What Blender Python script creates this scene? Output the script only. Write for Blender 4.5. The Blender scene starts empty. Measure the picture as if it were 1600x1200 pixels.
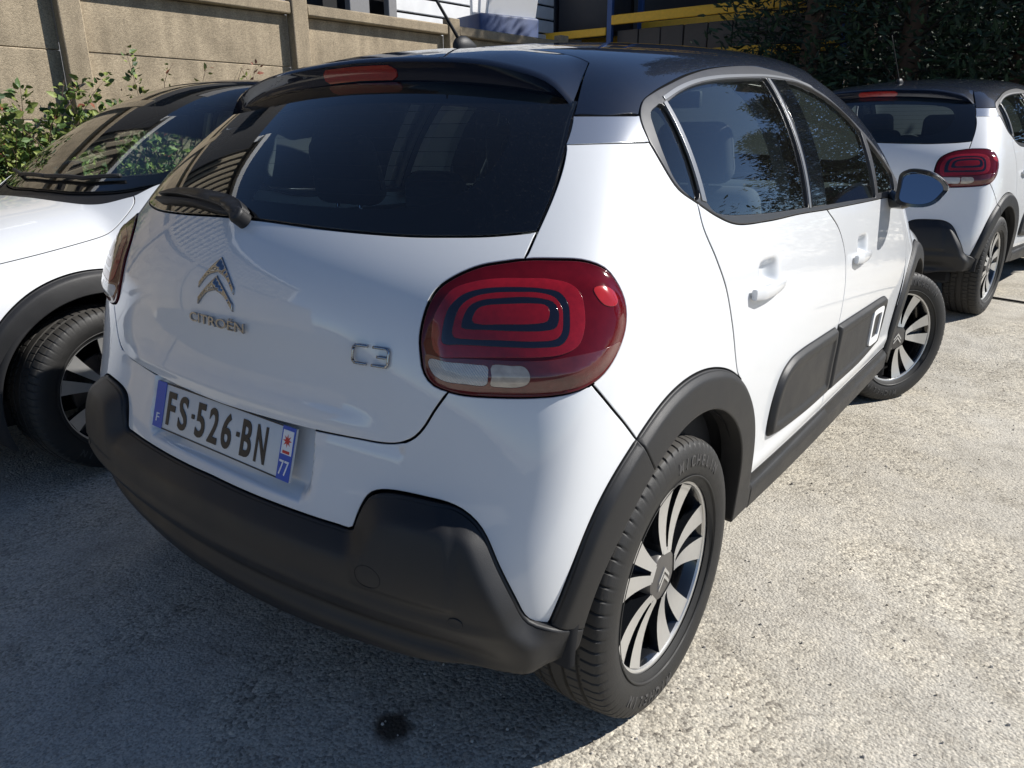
import bpy, bmesh, math, random
import numpy as np
from mathutils import Vector, Matrix, Quaternion
from mathutils.geometry import delaunay_2d_cdt

random.seed(7); rng = np.random.default_rng(7)
PI = math.pi
scene = bpy.context.scene
COL = scene.collection

# ------------------------------------------------------------------ camera
CAM = (1.3919, -1.3092, 1.2194); YAW, PITCH, ROLL, FPX = -.6499, .3238, -.0031, 1149.15
fw = Vector((math.sin(YAW)*math.cos(PITCH), math.cos(YAW)*math.cos(PITCH), -math.sin(PITCH)))
rt = Vector((math.cos(YAW), -math.sin(YAW), 0)); up = rt.cross(fw)
rt, up = rt*math.cos(ROLL)+up*math.sin(ROLL), up*math.cos(ROLL)-rt*math.sin(ROLL)
cd = bpy.data.cameras.new('camera'); cam = bpy.data.objects.new('camera', cd); COL.objects.link(cam)
cam.matrix_world = Matrix(((rt.x, up.x, -fw.x, CAM[0]), (rt.y, up.y, -fw.y, CAM[1]), (rt.z, up.z, -fw.z, CAM[2]), (0, 0, 0, 1)))
cd.sensor_width = 36; cd.lens = 36*FPX/1600; cd.clip_start = .02; cd.clip_end = 2000
scene.camera = cam

# ------------------------------------------------------------------ sky and sun
SUN_AZ, SUN_EL = math.radians(48), math.radians(41)
S = Vector((math.sin(SUN_AZ)*math.cos(SUN_EL), math.cos(SUN_AZ)*math.cos(SUN_EL), math.sin(SUN_EL)))
w = bpy.data.worlds.new('World'); scene.world = w; w.use_nodes = True
nt = w.node_tree; bg = nt.nodes['Background']
sky = nt.nodes.new('ShaderNodeTexSky'); sky.sky_type = 'NISHITA'; sky.sun_disc = False
sky.sun_elevation = SUN_EL; sky.sun_rotation = SUN_AZ; sky.air_density = .8; sky.dust_density = .0; sky.ozone_density = 4.0; sky.altitude = 1200
nt.links.new(sky.outputs[0], bg.inputs[0]); bg.inputs[1].default_value = .078
sl = bpy.data.lights.new('sun', 'SUN'); sl.energy = 5.0; sl.angle = math.radians(.53); sl.color = (1, .965, .91)
so = bpy.data.objects.new('sun', sl); COL.objects.link(so); so.location = (3, 4, 8)
so.rotation_euler = S.to_track_quat('Z', 'Y').to_euler()
vs = scene.view_settings; vs.view_transform = 'Standard'; vs.look = 'None'; vs.exposure = .48; vs.gamma = 1; vs.use_curve_mapping = False

# ------------------------------------------------------------------ materials
def nmat(name):
    m = bpy.data.materials.new(name); m.use_nodes = True
    return m, m.node_tree, m.node_tree.nodes['Principled BSDF']
def N(t, kind, **kw):
    n = t.nodes.new(kind)
    for k, v in kw.items():
        if k in n.inputs: n.inputs[k].default_value = v
        else: setattr(n, k, v)
    return n
def simple(name, col, rough=.5, metal=0, coat=0, coat_r=.03, spec=.5, noise=0, nscale=40, bump=0, bscale=300, trans=0):
    m, t, b = nmat(name)
    b.inputs['Base Color'].default_value = (*col, 1); b.inputs['Roughness'].default_value = rough
    b.inputs['Metallic'].default_value = metal; b.inputs['Coat Weight'].default_value = coat
    b.inputs['Coat Roughness'].default_value = coat_r; b.inputs['Specular IOR Level'].default_value = spec
    b.inputs['Transmission Weight'].default_value = trans
    tc = N(t, 'ShaderNodeTexCoord')
    if noise:
        n = N(t, 'ShaderNodeTexNoise', Scale=nscale, Detail=5); t.links.new(tc.outputs['Object'], n.inputs['Vector'])
        r = N(t, 'ShaderNodeMapRange'); r.inputs[3].default_value = 1-noise; r.inputs[4].default_value = 1+noise
        t.links.new(n.outputs[0], r.inputs[0])
        mx = N(t, 'ShaderNodeMix', data_type='RGBA', blend_type='MULTIPLY'); mx.inputs[0].default_value = 1
        mx.inputs[6].default_value = (*col, 1); t.links.new(r.outputs[0], mx.inputs[7]); t.links.new(mx.outputs[2], b.inputs['Base Color'])
        rr = N(t, 'ShaderNodeMapRange'); rr.inputs[3].default_value = max(.02, rough*(1-noise)); rr.inputs[4].default_value = min(1, rough*(1+noise))
        t.links.new(n.outputs[0], rr.inputs[0]); t.links.new(rr.outputs[0], b.inputs['Roughness'])
    if bump:
        n = N(t, 'ShaderNodeTexNoise', Scale=bscale, Detail=2); t.links.new(tc.outputs['Object'], n.inputs['Vector'])
        bp = N(t, 'ShaderNodeBump', Strength=bump, Distance=.001); t.links.new(n.outputs[0], bp.inputs['Height']); t.links.new(bp.outputs[0], b.inputs['Normal'])
    return m
def thin_glass(name, tint, rough=.0, ior=1.52):
    m = bpy.data.materials.new(name); m.use_nodes = True; t = m.node_tree; t.nodes.clear()
    out = N(t, 'ShaderNodeOutputMaterial'); tr = N(t, 'ShaderNodeBsdfTransparent'); tr.inputs[0].default_value = (*tint, 1)
    gl = N(t, 'ShaderNodeBsdfGlossy', Roughness=rough); fr = N(t, 'ShaderNodeFresnel', IOR=ior)
    # two surfaces of the pane reflect: double the single-surface reflectance
    mu = N(t, 'ShaderNodeMath', operation='MULTIPLY'); mu.inputs[1].default_value = 1.5; mu.use_clamp = True
    t.links.new(fr.outputs[0], mu.inputs[0])
    mx = N(t, 'ShaderNodeMixShader'); t.links.new(mu.outputs[0], mx.inputs[0]); t.links.new(tr.outputs[0], mx.inputs[1]); t.links.new(gl.outputs[0], mx.inputs[2])
    # faint dust film on the pane
    tc = N(t, 'ShaderNodeTexCoord'); n = N(t, 'ShaderNodeTexNoise', Scale=260, Detail=3); t.links.new(tc.outputs['Object'], n.inputs[0])
    cr = N(t, 'ShaderNodeMapRange'); cr.inputs[1].default_value = .60; cr.inputs[2].default_value = .78; cr.inputs[3].default_value = .006; cr.inputs[4].default_value = .05
    t.links.new(n.outputs[0], cr.inputs[0])
    df = N(t, 'ShaderNodeBsdfDiffuse'); df.inputs[0].default_value = (.45, .43, .4, 1)
    m2 = N(t, 'ShaderNodeMixShader'); t.links.new(cr.outputs[0], m2.inputs[0]); t.links.new(mx.outputs[0], m2.inputs[1]); t.links.new(df.outputs[0], m2.inputs[2])
    t.links.new(m2.outputs[0], out.inputs[0])
    return m
M = {}
def paint(name, col, rough, dirt):
    m, t, b = nmat(name)
    tc = N(t, 'ShaderNodeTexCoord')
    n = N(t, 'ShaderNodeTexNoise', Scale=9, Detail=8, Roughness=.65); t.links.new(tc.outputs['Object'], n.inputs[0])
    n2 = N(t, 'ShaderNodeTexNoise', Scale=420, Detail=2); t.links.new(tc.outputs['Object'], n2.inputs[0])
    sp = N(t, 'ShaderNodeMapRange'); sp.inputs[1].default_value = .70; sp.inputs[2].default_value = .78; sp.inputs[3].default_value = 0; sp.inputs[4].default_value = dirt
    t.links.new(n2.outputs[0], sp.inputs[0])
    mr = N(t, 'ShaderNodeMapRange'); mr.inputs[1].default_value = .35; mr.inputs[2].default_value = .8; mr.inputs[3].default_value = 0; mr.inputs[4].default_value = dirt*.35
    t.links.new(n.outputs[0], mr.inputs[0])
    ad = N(t, 'ShaderNodeMath', operation='ADD'); ad.use_clamp = True; t.links.new(sp.outputs[0], ad.inputs[0]); t.links.new(mr.outputs[0], ad.inputs[1])
    mx = N(t, 'ShaderNodeMix', data_type='RGBA'); mx.inputs[6].default_value = (*col, 1); mx.inputs[7].default_value = (.36, .33, .29, 1)
    t.links.new(ad.outputs[0], mx.inputs[0]); t.links.new(mx.outputs[2], b.inputs['Base Color'])
    b.inputs['Roughness'].default_value = rough; b.inputs['Coat Weight'].default_value = 1; b.inputs['Coat IOR'].default_value = 1.5
    cr = N(t, 'ShaderNodeMapRange'); cr.inputs[3].default_value = .01; cr.inputs[4].default_value = .035
    t.links.new(n.outputs[0], cr.inputs[0]); t.links.new(cr.outputs[0], b.inputs['Coat Roughness'])
    # orange peel
    n3 = N(t, 'ShaderNodeTexNoise', Scale=55, Detail=1); t.links.new(tc.outputs['Object'], n3.inputs[0])
    bp = N(t, 'ShaderNodeBump', Strength=.015, Distance=.004); t.links.new(n3.outputs[0], bp.inputs['Height']); t.links.new(bp.outputs[0], b.inputs['Coat Normal'])
    return m
M['white'] = paint('white_paint', (.69, .705, .72), .45, .12)
M['black'] = paint('black_paint_sky_tint', (.005, .009, .021), .5, .03); M['black'].node_tree.nodes['Principled BSDF'].inputs['Specular IOR Level'].default_value = .05  # navy tint puts the blue sky reflection into the black base colour
M['plastic'] = simple('grained_plastic', (.0135, .0135, .0145), .48, noise=.34, nscale=9, bump=.35, bscale=900, spec=.45)
M['satin'] = simple('satin_trim', (.042, .042, .044), .36, spec=.6, noise=.1)
M['bright'] = simple('bright_trim_and_sheen', (.30, .305, .31), .30, metal=.6)
M['rubber'] = simple('dark_rubber', (.012, .012, .013), .6)
M['gloss'] = simple('gloss_black', (.006, .006, .007), .12, coat=1, noise=.2)
M['void'] = simple('underbody_black', (.010, .010, .011), .85)
M['fabric'] = simple('seat_fabric', (.030, .032, .036), .9, noise=.25, nscale=120, bump=.4, bscale=700)
M['fabric2'] = simple('seat_grey_fabric', (.16, .17, .175), .9, noise=.25, nscale=120, bump=.4, bscale=700)
M['trim'] = simple('cabin_trim', (.022, .023, .026), .7, noise=.2)
M['roofliner'] = simple('roof_lining', (.52, .52, .50), .85)
M['chrome'] = simple('chrome', (.33, .34, .36), .10, metal=1)
M['silver'] = simple('satin_silver', (.74, .75, .76), .22, metal=.85, coat=.5)
M['glass_r'] = thin_glass('rear_glass', (.84, .93, .96))
M['glass_s'] = thin_glass('side_glass', (.88, .97, .94))
M['glass_w'] = thin_glass('windscreen_glass', (.76, .90, .85))
M['frit'] = simple('black_glass_border', (.004, .004, .005), .5)
M['mirror'] = simple('mirror_glass', (.24, .27, .32), .0, metal=1)
M['lens'] = simple('red_lens', (.085, .002, .005), .12, coat=.4, spec=.2, coat_r=.01, noise=.25, nscale=60)
M['lens_b'] = simple('bright_red_lens', (.23, .004, .009), .18, coat=.6, coat_r=.01, noise=.3, nscale=90)
M['lens_s'] = simple('brown_red_lens', (.10, .012, .012), .15, coat=1, coat_r=.01, noise=.5, nscale=40)
M['lens_d'] = simple('dark_lens', (.006, .006, .014), .1, coat=1, coat_r=.01)
M['lens_w'] = simple('clear_lens', (.46, .47, .47), .12, coat=1, coat_r=.01, noise=.3, nscale=70)
_t = M['lens_w'].node_tree; _w = N(_t, 'ShaderNodeTexWave', Scale=95, Distortion=.4); _w.bands_direction = 'DIAGONAL'; _tc = N(_t, 'ShaderNodeTexCoord'); _t.links.new(_tc.outputs['Object'], _w.inputs[0])
_b = N(_t, 'ShaderNodeBump', Strength=.6, Distance=.003); _t.links.new(_w.outputs['Fac'], _b.inputs['Height']); _t.links.new(_b.outputs[0], _t.nodes['Principled BSDF'].inputs['Normal'])
M['lens_a'] = simple('amber_lens', (.42, .37, .31), .15, coat=1, coat_r=.01, noise=.5, nscale=60)
M['lens_br'] = simple('brake_lens', (.34, .010, .007), .15, coat=1, coat_r=.01, noise=.3, nscale=40)
M['plate_w'] = simple('plate_white', (.62, .63, .63), .35, spec=.4, noise=.06)
M['plate_b'] = simple('plate_blue', (.008, .075, .45), .35)
M['ink'] = simple('plate_ink', (.012, .012, .013), .4)
M['red'] = simple('plate_red', (.55, .02, .02), .4)
M['white_flat'] = simple('white_print', (.8, .8, .8), .45)
M['tyre'] = simple('tyre_rubber', (.014, .0135, .013), .62, noise=.3, nscale=25, bump=.5, bscale=500)
M['tread'] = simple('tyre_tread', (.034, .031, .027), .8, noise=.35, nscale=18, bump=.6, bscale=400)
M['tyre_text'] = simple('tyre_lettering', (.055, .053, .052), .6)
M['rim_s'] = simple('machined_alloy', (.66, .655, .64), .32, metal=.75, noise=.05)
M['rim_b'] = simple('gloss_black_alloy', (.008, .009, .011), .18, coat=1)
M['hubcap'] = simple('hub_cap_grey', (.11, .105, .10), .4, metal=.4)
M['disc'] = simple('brake_disc', (.18, .16, .15), .45, metal=.7, noise=.3)
M['handle'] = M['white']

# ------------------------------------------------------------------ body shape
def spline(xs, ys):
    xs = np.array(xs, float); ys = np.array(ys, float); n = len(xs); h = np.diff(xs)
    A = np.zeros((n, n)); b = np.zeros(n); A[0, 0] = A[-1, -1] = 1
    for i in range(1, n-1):
        A[i, i-1] = h[i-1]; A[i, i] = 2*(h[i-1]+h[i]); A[i, i+1] = h[i]
        b[i] = 6*((ys[i+1]-ys[i])/h[i]-(ys[i]-ys[i-1])/h[i-1])
    m = np.linalg.solve(A, b)
    s0 = (ys[1]-ys[0])/h[0]-h[0]*(2*m[0]+m[1])/6; s1 = (ys[-1]-ys[-2])/h[-1]+h[-1]*(2*m[-1]+m[-2])/6
    def f(x):
        x = np.asarray(x, float); xc = np.clip(x, xs[0], xs[-1])
        i = np.clip(np.searchsorted(xs, xc)-1, 0, n-2)
        a = xs[i+1]-xc; c = xc-xs[i]; H = h[i]
        y = m[i]*a**3/(6*H)+m[i+1]*c**3/(6*H)+(ys[i]/H-m[i]*H/6)*a+(ys[i+1]/H-m[i+1]*H/6)*c
        return y+np.where(x < xs[0], (x-xs[0])*s0, 0)+np.where(x > xs[-1], (x-xs[-1])*s1, 0)
    return f
def smax(a, b, k): return .5*(a+b+np.sqrt((a-b)**2+k*k))
def smin(a, b, k): return .5*(a+b-np.sqrt((a-b)**2+k*k))
f_yr = spline([.15,.25,.34,.44,.53,.62,.72,.84,.97,1.06,1.16,1.30,1.45], [-.50,-.553,-.568,-.573,-.557,-.530,-.511,-.502,-.473,-.415,-.322,-.145,.055])
f_kz = spline([.2,.5,.8,1.06,1.4], [.20,.135,.16,.29,.27])
f_wz = spline([.15,.25,.38,.55,.72,.86,1.0,1.15,1.30,1.45], [.795,.820,.834,.847,.843,.830,.810,.766,.692,.592])
f_tp = spline([-.7,-.35,0,.6,1.3,2.0,2.54,3.1,3.4], [-.075,0,0,0,0,0,-.006,-.05,-.10])
f_rz = spline([-.6,-.25,.1,.5,1.0,1.5,1.9,2.3], [1.28,1.362,1.425,1.4724,1.508,1.515,1.464,1.37])
f_ws = spline([1.2,1.6,2.0,2.4], [1.66,1.4905,1.267,.98])
f_hd = spline([1.8,2.3,2.7,3.1,3.3,3.42], [1.04,1.0,.955,.885,.82,.72])
f_fr = spline([.15,.3,.45,.6,.75,.9], [3.22,3.30,3.34,3.345,3.31,3.22])
def F(x, y, z):
    ax = np.abs(x)
    side = ax-(f_wz(z)+f_tp(y))
    rear = (f_yr(z)+f_kz(z)*ax**2)-y
    roof = f_rz(y)-.10*ax**2-.10*ax**4
    wscr = f_ws(y+.22*ax**2)
    cab = smin(roof, wscr, .06)
    hood = f_hd(y+.12*ax**2)-.06*ax**2-.25*ax**4
    top = z-smax(cab, hood, .02)
    front = y-(f_fr(z)-.30*ax**2-.15*ax**4)
    return smax(smax(smax(side, rear*.92, .105), top*.85, .07), front, .14)
def grad(p, h=1e-4):
    g = np.stack([F(*(p+np.eye(3)[i]*h).T)-F(*(p-np.eye(3)[i]*h).T) for i in range(3)], -1)
    return g/np.linalg.norm(g, axis=1)[:, None]
Y0, YF, RA = .05, 2.75, .8
A90 = RA*PI/2; AF = A90+(YF-Y0)
def root(o, d, lo, hi, off):
    """F(o+d*t)=off between lo (inside) and hi (outside)"""
    lo = np.full(len(o), lo, float); hi = np.full(len(o), hi, float)
    for _ in range(34):
        m = .5*(lo+hi); p = o+d*m[:, None]; neg = F(*p.T) < off
        lo = np.where(neg, m, lo); hi = np.where(neg, hi, m)
    return o+d*(.5*(lo+hi))[:, None]
class Side:
    """coordinates (a, z): distance round the car from the rear centre, and height"""
    @staticmethod
    def to3(P, off):
        P = np.asarray(P, float); a = P[:, 0]; s = np.sign(a)+(a == 0); a = np.abs(a); z = P[:, 1]
        th = np.where(a < A90, a/RA, np.where(a < AF, PI/2, PI/2+(a-AF)/RA))
        oy = np.where(a < A90, Y0, np.where(a < AF, Y0+a-A90, YF))
        o = np.stack([0*a, oy, z], -1); d = np.stack([np.sin(th), -np.cos(th), 0*a], -1)
        p = root(o, d, 0, 1.3, off); p[:, 0] *= s
        return p
class Top:
    """coordinates (x, y) seen from above"""
    @staticmethod
    def to3(P, off):
        P = np.asarray(P, float); n = len(P)
        o = np.stack([P[:, 0], P[:, 1], np.full(n, .55)], -1); d = np.zeros((n, 3)); d[:, 2] = 1
        return root(o, d, 0, 1.4, off)
def ay(y): return A90+(y-Y0)                     # side chart abscissa of a point on the flank
def ax_(x, y): return RA*math.atan2(x, Y0-y)     # ... of a point on the rear

# ------------------------------------------------------------------ curves and panels
def crv(pts, ds=.012):
    """smooth open curve through pts, resampled"""
    P = np.array(pts, float)
    if len(P) == 2:
        n = max(1, int(np.hypot(*(P[1]-P[0]))/ds)); return P[0]+(P[1]-P[0])*np.linspace(0, 1, n+1)[:, None]
    Q = np.vstack([2*P[0]-P[1], P, 2*P[-1]-P[-2]]); out = []
    for i in range(1, len(Q)-2):
        p0, p1, p2, p3 = Q[i-1:i+3]
        t = np.cumsum([0]+[max(1e-6, np.hypot(*(b-a))**.5) for a, b in ((p0, p1), (p1, p2), (p2, p3))])
        n = max(2, int(np.hypot(*(p2-p1))/ds*1.5)+1)
        for u in np.linspace(t[1], t[2], n, endpoint=False):
            A1 = (t[1]-u)/(t[1]-t[0])*p0+(u-t[0])/(t[1]-t[0])*p1; A2 = (t[2]-u)/(t[2]-t[1])*p1+(u-t[1])/(t[2]-t[1])*p2
            A3 = (t[3]-u)/(t[3]-t[2])*p2+(u-t[2])/(t[3]-t[2])*p3
            B1 = (t[2]-u)/(t[2]-t[0])*A1+(u-t[0])/(t[2]-t[0])*A2; B2 = (t[3]-u)/(t[3]-t[1])*A2+(u-t[1])/(t[3]-t[1])*A3
            out.append((t[2]-u)/(t[2]-t[1])*B1+(u-t[1])/(t[2]-t[1])*B2)
    out.append(P[-1]); out = np.array(out)
    L = np.concatenate([[0], np.cumsum(np.hypot(*np.diff(out, axis=0).T))]); n = max(2, int(L[-1]/ds)+1)
    s = np.linspace(0, L[-1], n); return np.stack([np.interp(s, L, out[:, k]) for k in (0, 1)], -1)
def loop(*curves):
    """closed polygon from curves laid end to end (shared ends dropped), counter-clockwise"""
    pts = []
    for c in curves:
        for q in c:
            if not pts or np.hypot(*(q-pts[-1])) > 1.5e-3: pts.append(np.array(q))
    if np.hypot(*(pts[0]-pts[-1])) < 1.5e-3: pts.pop()
    P = np.array(pts); x, y = P.T
    return P if (x*np.roll(y, -1)-np.roll(x, -1)*y).sum() > 0 else P[::-1]
def closed(pts, ds=.008):
    P = np.array(pts, float); n = len(P); Q = np.vstack([P[-2:], P, P[:3]])
    c = crv(Q, ds); i0 = np.argmin(np.hypot(*(c-P[0]).T)[:len(c)//2]); 
    L = len(c); j0 = L//2+np.argmin(np.hypot(*(c[L//2:]-P[0]).T))
    return loop(c[i0:j0])
def mir(c): return np.array(c)[::-1]*[-1, 1]
def inpoly(P, poly):
    x, y = P.T; r = np.zeros(len(P), bool); q = np.roll(poly, -1, 0)
    for (x1, y1), (x2, y2) in zip(poly, q):
        if y1 == y2: continue
        c = ((y1 > y) != (y2 > y)) & (x < (x2-x1)*(y-y1)/(y2-y1)+x1); r ^= c
    return r
def dist(P, line, close=False):
    line = np.asarray(line); B = np.roll(line, -1, 0) if close else line[1:]; A = line if close else line[:-1]
    d = np.full(len(P), 9.)
    for a, b in zip(A, B):
        ab = b-a; L = ab@ab+1e-12; t = np.clip(((P-a)@ab)/L, 0, 1); q = P-a-t[:, None]*ab; d = np.minimum(d, np.hypot(q[:, 0], q[:, 1]))
    return d
def cham(d, w, k=.22): return smin(np.asarray(d)/w, 1., k)   # chamfer with a crisp but rounded crease
def ss(d, w): t = np.clip(d/w, 0, 1); return t*t*(3-2*t)
def mesh_from(name, V, faces, nrm=None, mat=None, smooth=True):
    me = bpy.data.meshes.new(name); me.from_pydata([tuple(map(float, v)) for v in V], [], [tuple(map(int, f)) for f in faces])
    me.validate(verbose=False)
    if smooth: me.polygons.foreach_set('use_smooth', [True]*len(me.polygons))
    me.update()
    if nrm is not None and len(nrm) == len(me.vertices): me.normals_split_custom_set_from_vertices([tuple(map(float, v)) for v in nrm])
    if mat: me.materials.append(M[mat] if isinstance(mat, str) else mat)
    return me
def panel_mesh(name, chart, outline, mat, holes=(), res=.02, off=0., thick=.016, gap=.0024, guides=(), bev=.0016, band=None):
    """sheet on the body surface inside `outline`, with rolled edges of real depth; off: number or function of chart points"""
    loops = [outline]+[h[::-1] for h in holes]
    x0, y0 = outline.min(0); x1, y1 = outline.max(0)
    gx, gy = np.meshgrid(np.arange(x0+res*.5, x1, res), np.arange(y0+res*.5, y1, res)); gx[1::2] += res*.5
    G = np.stack([gx.ravel(), gy.ravel()], -1)
    keep = np.zeros(len(G), bool)
    if band:                                        # rows of points running along an edge, so that a chamfer stays clean
        line, ds_, cl_ = band; G = G[dist(G, line, cl_) > max(ds_)+.003]; keep = np.zeros(len(G), bool)
        lt = (np.roll(line, -1, 0)-np.roll(line, 1, 0)) if cl_ else np.gradient(line, axis=0); ln = np.stack([-lt[:, 1], lt[:, 0]], -1); ln /= np.hypot(*ln.T)[:, None]+1e-12
        for d_ in ds_:
            for sg in (1, -1):
                q = line+ln*d_*sg; q = q[dist(q, line, cl_) > d_*.97]; G = np.vstack([G, q]); keep = np.concatenate([keep, np.ones(len(q), bool)])
    for g in guides: G = np.vstack([G, g]); keep = np.concatenate([keep, np.zeros(len(g), bool)])
    k = inpoly(G, outline) & (dist(G, outline, True) > np.where(keep, .0025, res*.45))
    for h in holes: k &= ~inpoly(G, h) & (dist(G, h, True) > res*.45)
    G = G[k]
    nb = [len(l) for l in loops]; P = np.vstack(loops+[G])
    edges = []; s = 0
    for n in nb: edges += [(s+i, s+(i+1) % n) for i in range(n)]; s += n
    vo, eo, fo, ov, _, _ = delaunay_2d_cdt([Vector(p) for p in P], edges, [], 0, 1e-7)
    idx = []; extra = []
    for i, o in enumerate(ov):
        if o: idx.append(o[0])
        else: idx.append(len(P)+len(extra)); extra.append(vo[i])
    if extra: P = np.vstack([P, np.array([(v.x, v.y) for v in extra])])
    T = np.array([[idx[i] for i in f] for f in fo if len(f) == 3])
    c = P[T].mean(1); k = inpoly(c, outline)
    for h in holes: k &= ~inpoly(c, h)
    T = T[k]
    fo_ = off if callable(off) else (lambda q: np.full(len(q), float(off)))
    def pos(q): return chart.to3(q, fo_(q))
    e = 1.5e-3; V = pos(P)
    du = pos(P+[e, 0])-pos(P-[e, 0]); dv = pos(P+[0, e])-pos(P-[0, e]); n = np.cross(du, dv); n /= np.linalg.norm(n, axis=1)[:, None]+1e-12
    g = grad(V); fl = (n*g).sum(1) < 0; n[fl] *= -1
    V = list(V); NR = list(n); faces = [tuple(t) for t in T]; s = 0; dark = []; gap_shade = mat in ('white', 'black')
    for cnt in nb:
        I = np.arange(s, s+cnt); s += cnt
        p = np.array([V[i] for i in I]); m = np.array([NR[i] for i in I])
        t = np.roll(p, -1, 0)-np.roll(p, 1, 0); t /= np.linalg.norm(t, axis=1)[:, None]+1e-12
        o = np.cross(t, m); o /= np.linalg.norm(o, axis=1)[:, None]+1e-12
        p = p-o*(gap+bev)
        for q, i in enumerate(I): V[i] = p[q]
        r1 = len(V); V += list(p+o*bev*.7-m*bev*.3); NR += list((o*.7+m*.7))
        r2 = len(V); V += list(p+o*bev-m*bev); NR += list(o)
        r3 = len(V); V += list(p+o*bev-m*(bev+thick)); NR += list(o)
        for q in range(cnt):
            w_ = (q+1) % cnt
            for A, B in ((None, r1), (r1, r2), (r2, r3)):
                a, b = (I[q], I[w_]) if A is None else (A+q, A+w_)
                faces.append((a, B+q, B+w_, b))
                if B == r3 and gap_shade: dark.append(len(faces)-1)
    NR = np.array(NR); NR /= np.linalg.norm(NR, axis=1)[:, None]+1e-12
    me = mesh_from(name, V, faces, NR, mat)
    if dark and len(me.polygons) == len(faces):     # joint walls coloured black: painted shade of a deep gap
        me.materials.append(M['void'])
        for i in dark: me.polygons[i].material_index = 1
    return me
def mirrored(me):
    V = np.array([v.co for v in me.vertices]); V[:, 0] *= -1
    nr = np.array([v.vector for v in me.vertex_normals]) if False else None
    f = [tuple(p.vertices)[::-1] for p in me.polygons]
    # recover the custom normals per vertex from the corner normals
    nn = np.zeros((len(me.vertices), 3)); cn = np.zeros(len(me.corner_normals)*3); me.corner_normals.foreach_get('vector', cn)
    li = np.zeros(len(me.loops), int); me.loops.foreach_get('vertex_index', li); nn[li] = cn.reshape(-1, 3); nn[:, 0] *= -1
    r = mesh_from(me.name, V, f, nn, me.materials[0] if me.materials else None)
    for m_ in list(me.materials)[1:]: r.materials.append(m_)
    if len(r.polygons) == len(me.polygons): r.polygons.foreach_set('material_index', [p.material_index for p in me.polygons])
    return r
def ob(name, me, parent=None, loc=None):
    o = bpy.data.objects.new(name, me); COL.objects.link(o)
    if parent: o.parent = parent
    if loc is not None: o.location = loc
    return o
def tag(o, label, cat=None, group=None, kind=None):
    if label: o['label'] = label
    if cat: o['category'] = cat
    if group: o['group'] = group
    if kind: o['kind'] = kind
    return o
def empty(name, loc=(0, 0, 0), rz=0):
    o = bpy.data.objects.new(name, None); COL.objects.link(o); o.location = loc; o.rotation_euler = (0, 0, rz); o.empty_display_size = .2
    return o
def bm_mesh(name, bm, mat, smooth=False, angle=None):
    me = bpy.data.meshes.new(name); bm.normal_update(); bm.to_mesh(me); bm.free()
    if smooth: me.polygons.foreach_set('use_smooth', [True]*len(me.polygons))
    if angle: me.set_sharp_from_angle(angle=math.radians(angle))
    me.materials.append(M[mat] if isinstance(mat, str) else mat); me.update()
    return me
def rbox(name, size, mat, bev=.01, seg=2, loc=(0, 0, 0), rot=None, taper=None, smooth=True):
    """rounded box"""
    bm = bmesh.new(); bmesh.ops.create_cube(bm, size=1)
    for v in bm.verts:
        v.co = Vector((v.co.x*size[0], v.co.y*size[1], v.co.z*size[2]))
        if taper and v.co.z > 0: v.co.x *= taper[0]; v.co.y *= taper[1]
    if bev: bmesh.ops.bevel(bm, geom=bm.edges[:], offset=bev, segments=seg, profile=.5, affect='EDGES')
    mt = Matrix.Translation(loc) @ (rot.to_4x4() if rot else Matrix())
    bmesh.ops.transform(bm, matrix=mt, verts=bm.verts)
    return bm_mesh(name, bm, mat, smooth, 40)
def text_bm(txt, size, depth, sx=1, bold=0.):
    cu = bpy.data.curves.new('t', 'FONT'); cu.body = txt; cu.size = size; cu.extrude = depth; cu.align_x = 'CENTER'; cu.align_y = 'CENTER'; cu.resolution_u = 4; cu.offset = bold
    o = bpy.data.objects.new('t', cu); COL.objects.link(o); dg = bpy.context.evaluated_depsgraph_get()
    me = bpy.data.meshes.new_from_object(o.evaluated_get(dg)); COL.objects.unlink(o); bpy.data.objects.remove(o); bpy.data.curves.remove(cu)
    bm = bmesh.new(); bm.from_mesh(me); bpy.data.meshes.remove(me)
    for v in bm.verts: v.co.x *= sx
    return bm
def tube(path, r, seg=8, close=False):
    """V, faces of a tube along 3-D points with radius r (number or list)"""
    path = [Vector(p) for p in path]; n = len(path); V = []; Fc = []; ref = None
    for i, p in enumerate(path):
        t = ((path[(i+1) % n]-path[i-1]) if close else (path[min(i+1, n-1)]-path[max(i-1, 0)])).normalized()
        if ref is None: ref = t.orthogonal().normalized()
        u = (ref-t*ref.dot(t)).normalized(); ref = u; v = t.cross(u); rr = r[i] if hasattr(r, '__len__') else r
        V += [tuple(p+u*rr*math.cos(2*PI*k/seg)+v*rr*math.sin(2*PI*k/seg)) for k in range(seg)]
    for i in range(n if close else n-1):
        j = (i+1) % n
        for k in range(seg): Fc.append((i*seg+k, i*seg+(k+1) % seg, j*seg+(k+1) % seg, j*seg+k))
    if not close: Fc += [tuple(range(seg))[::-1], tuple((n-1)*seg+k for k in range(seg))]
    return V, Fc
def join(parts):
    V = []; Fc = []
    for v, f in parts: n = len(V); V += list(v); Fc += [tuple(i+n for i in q) for q in f]
    return V, Fc

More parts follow.
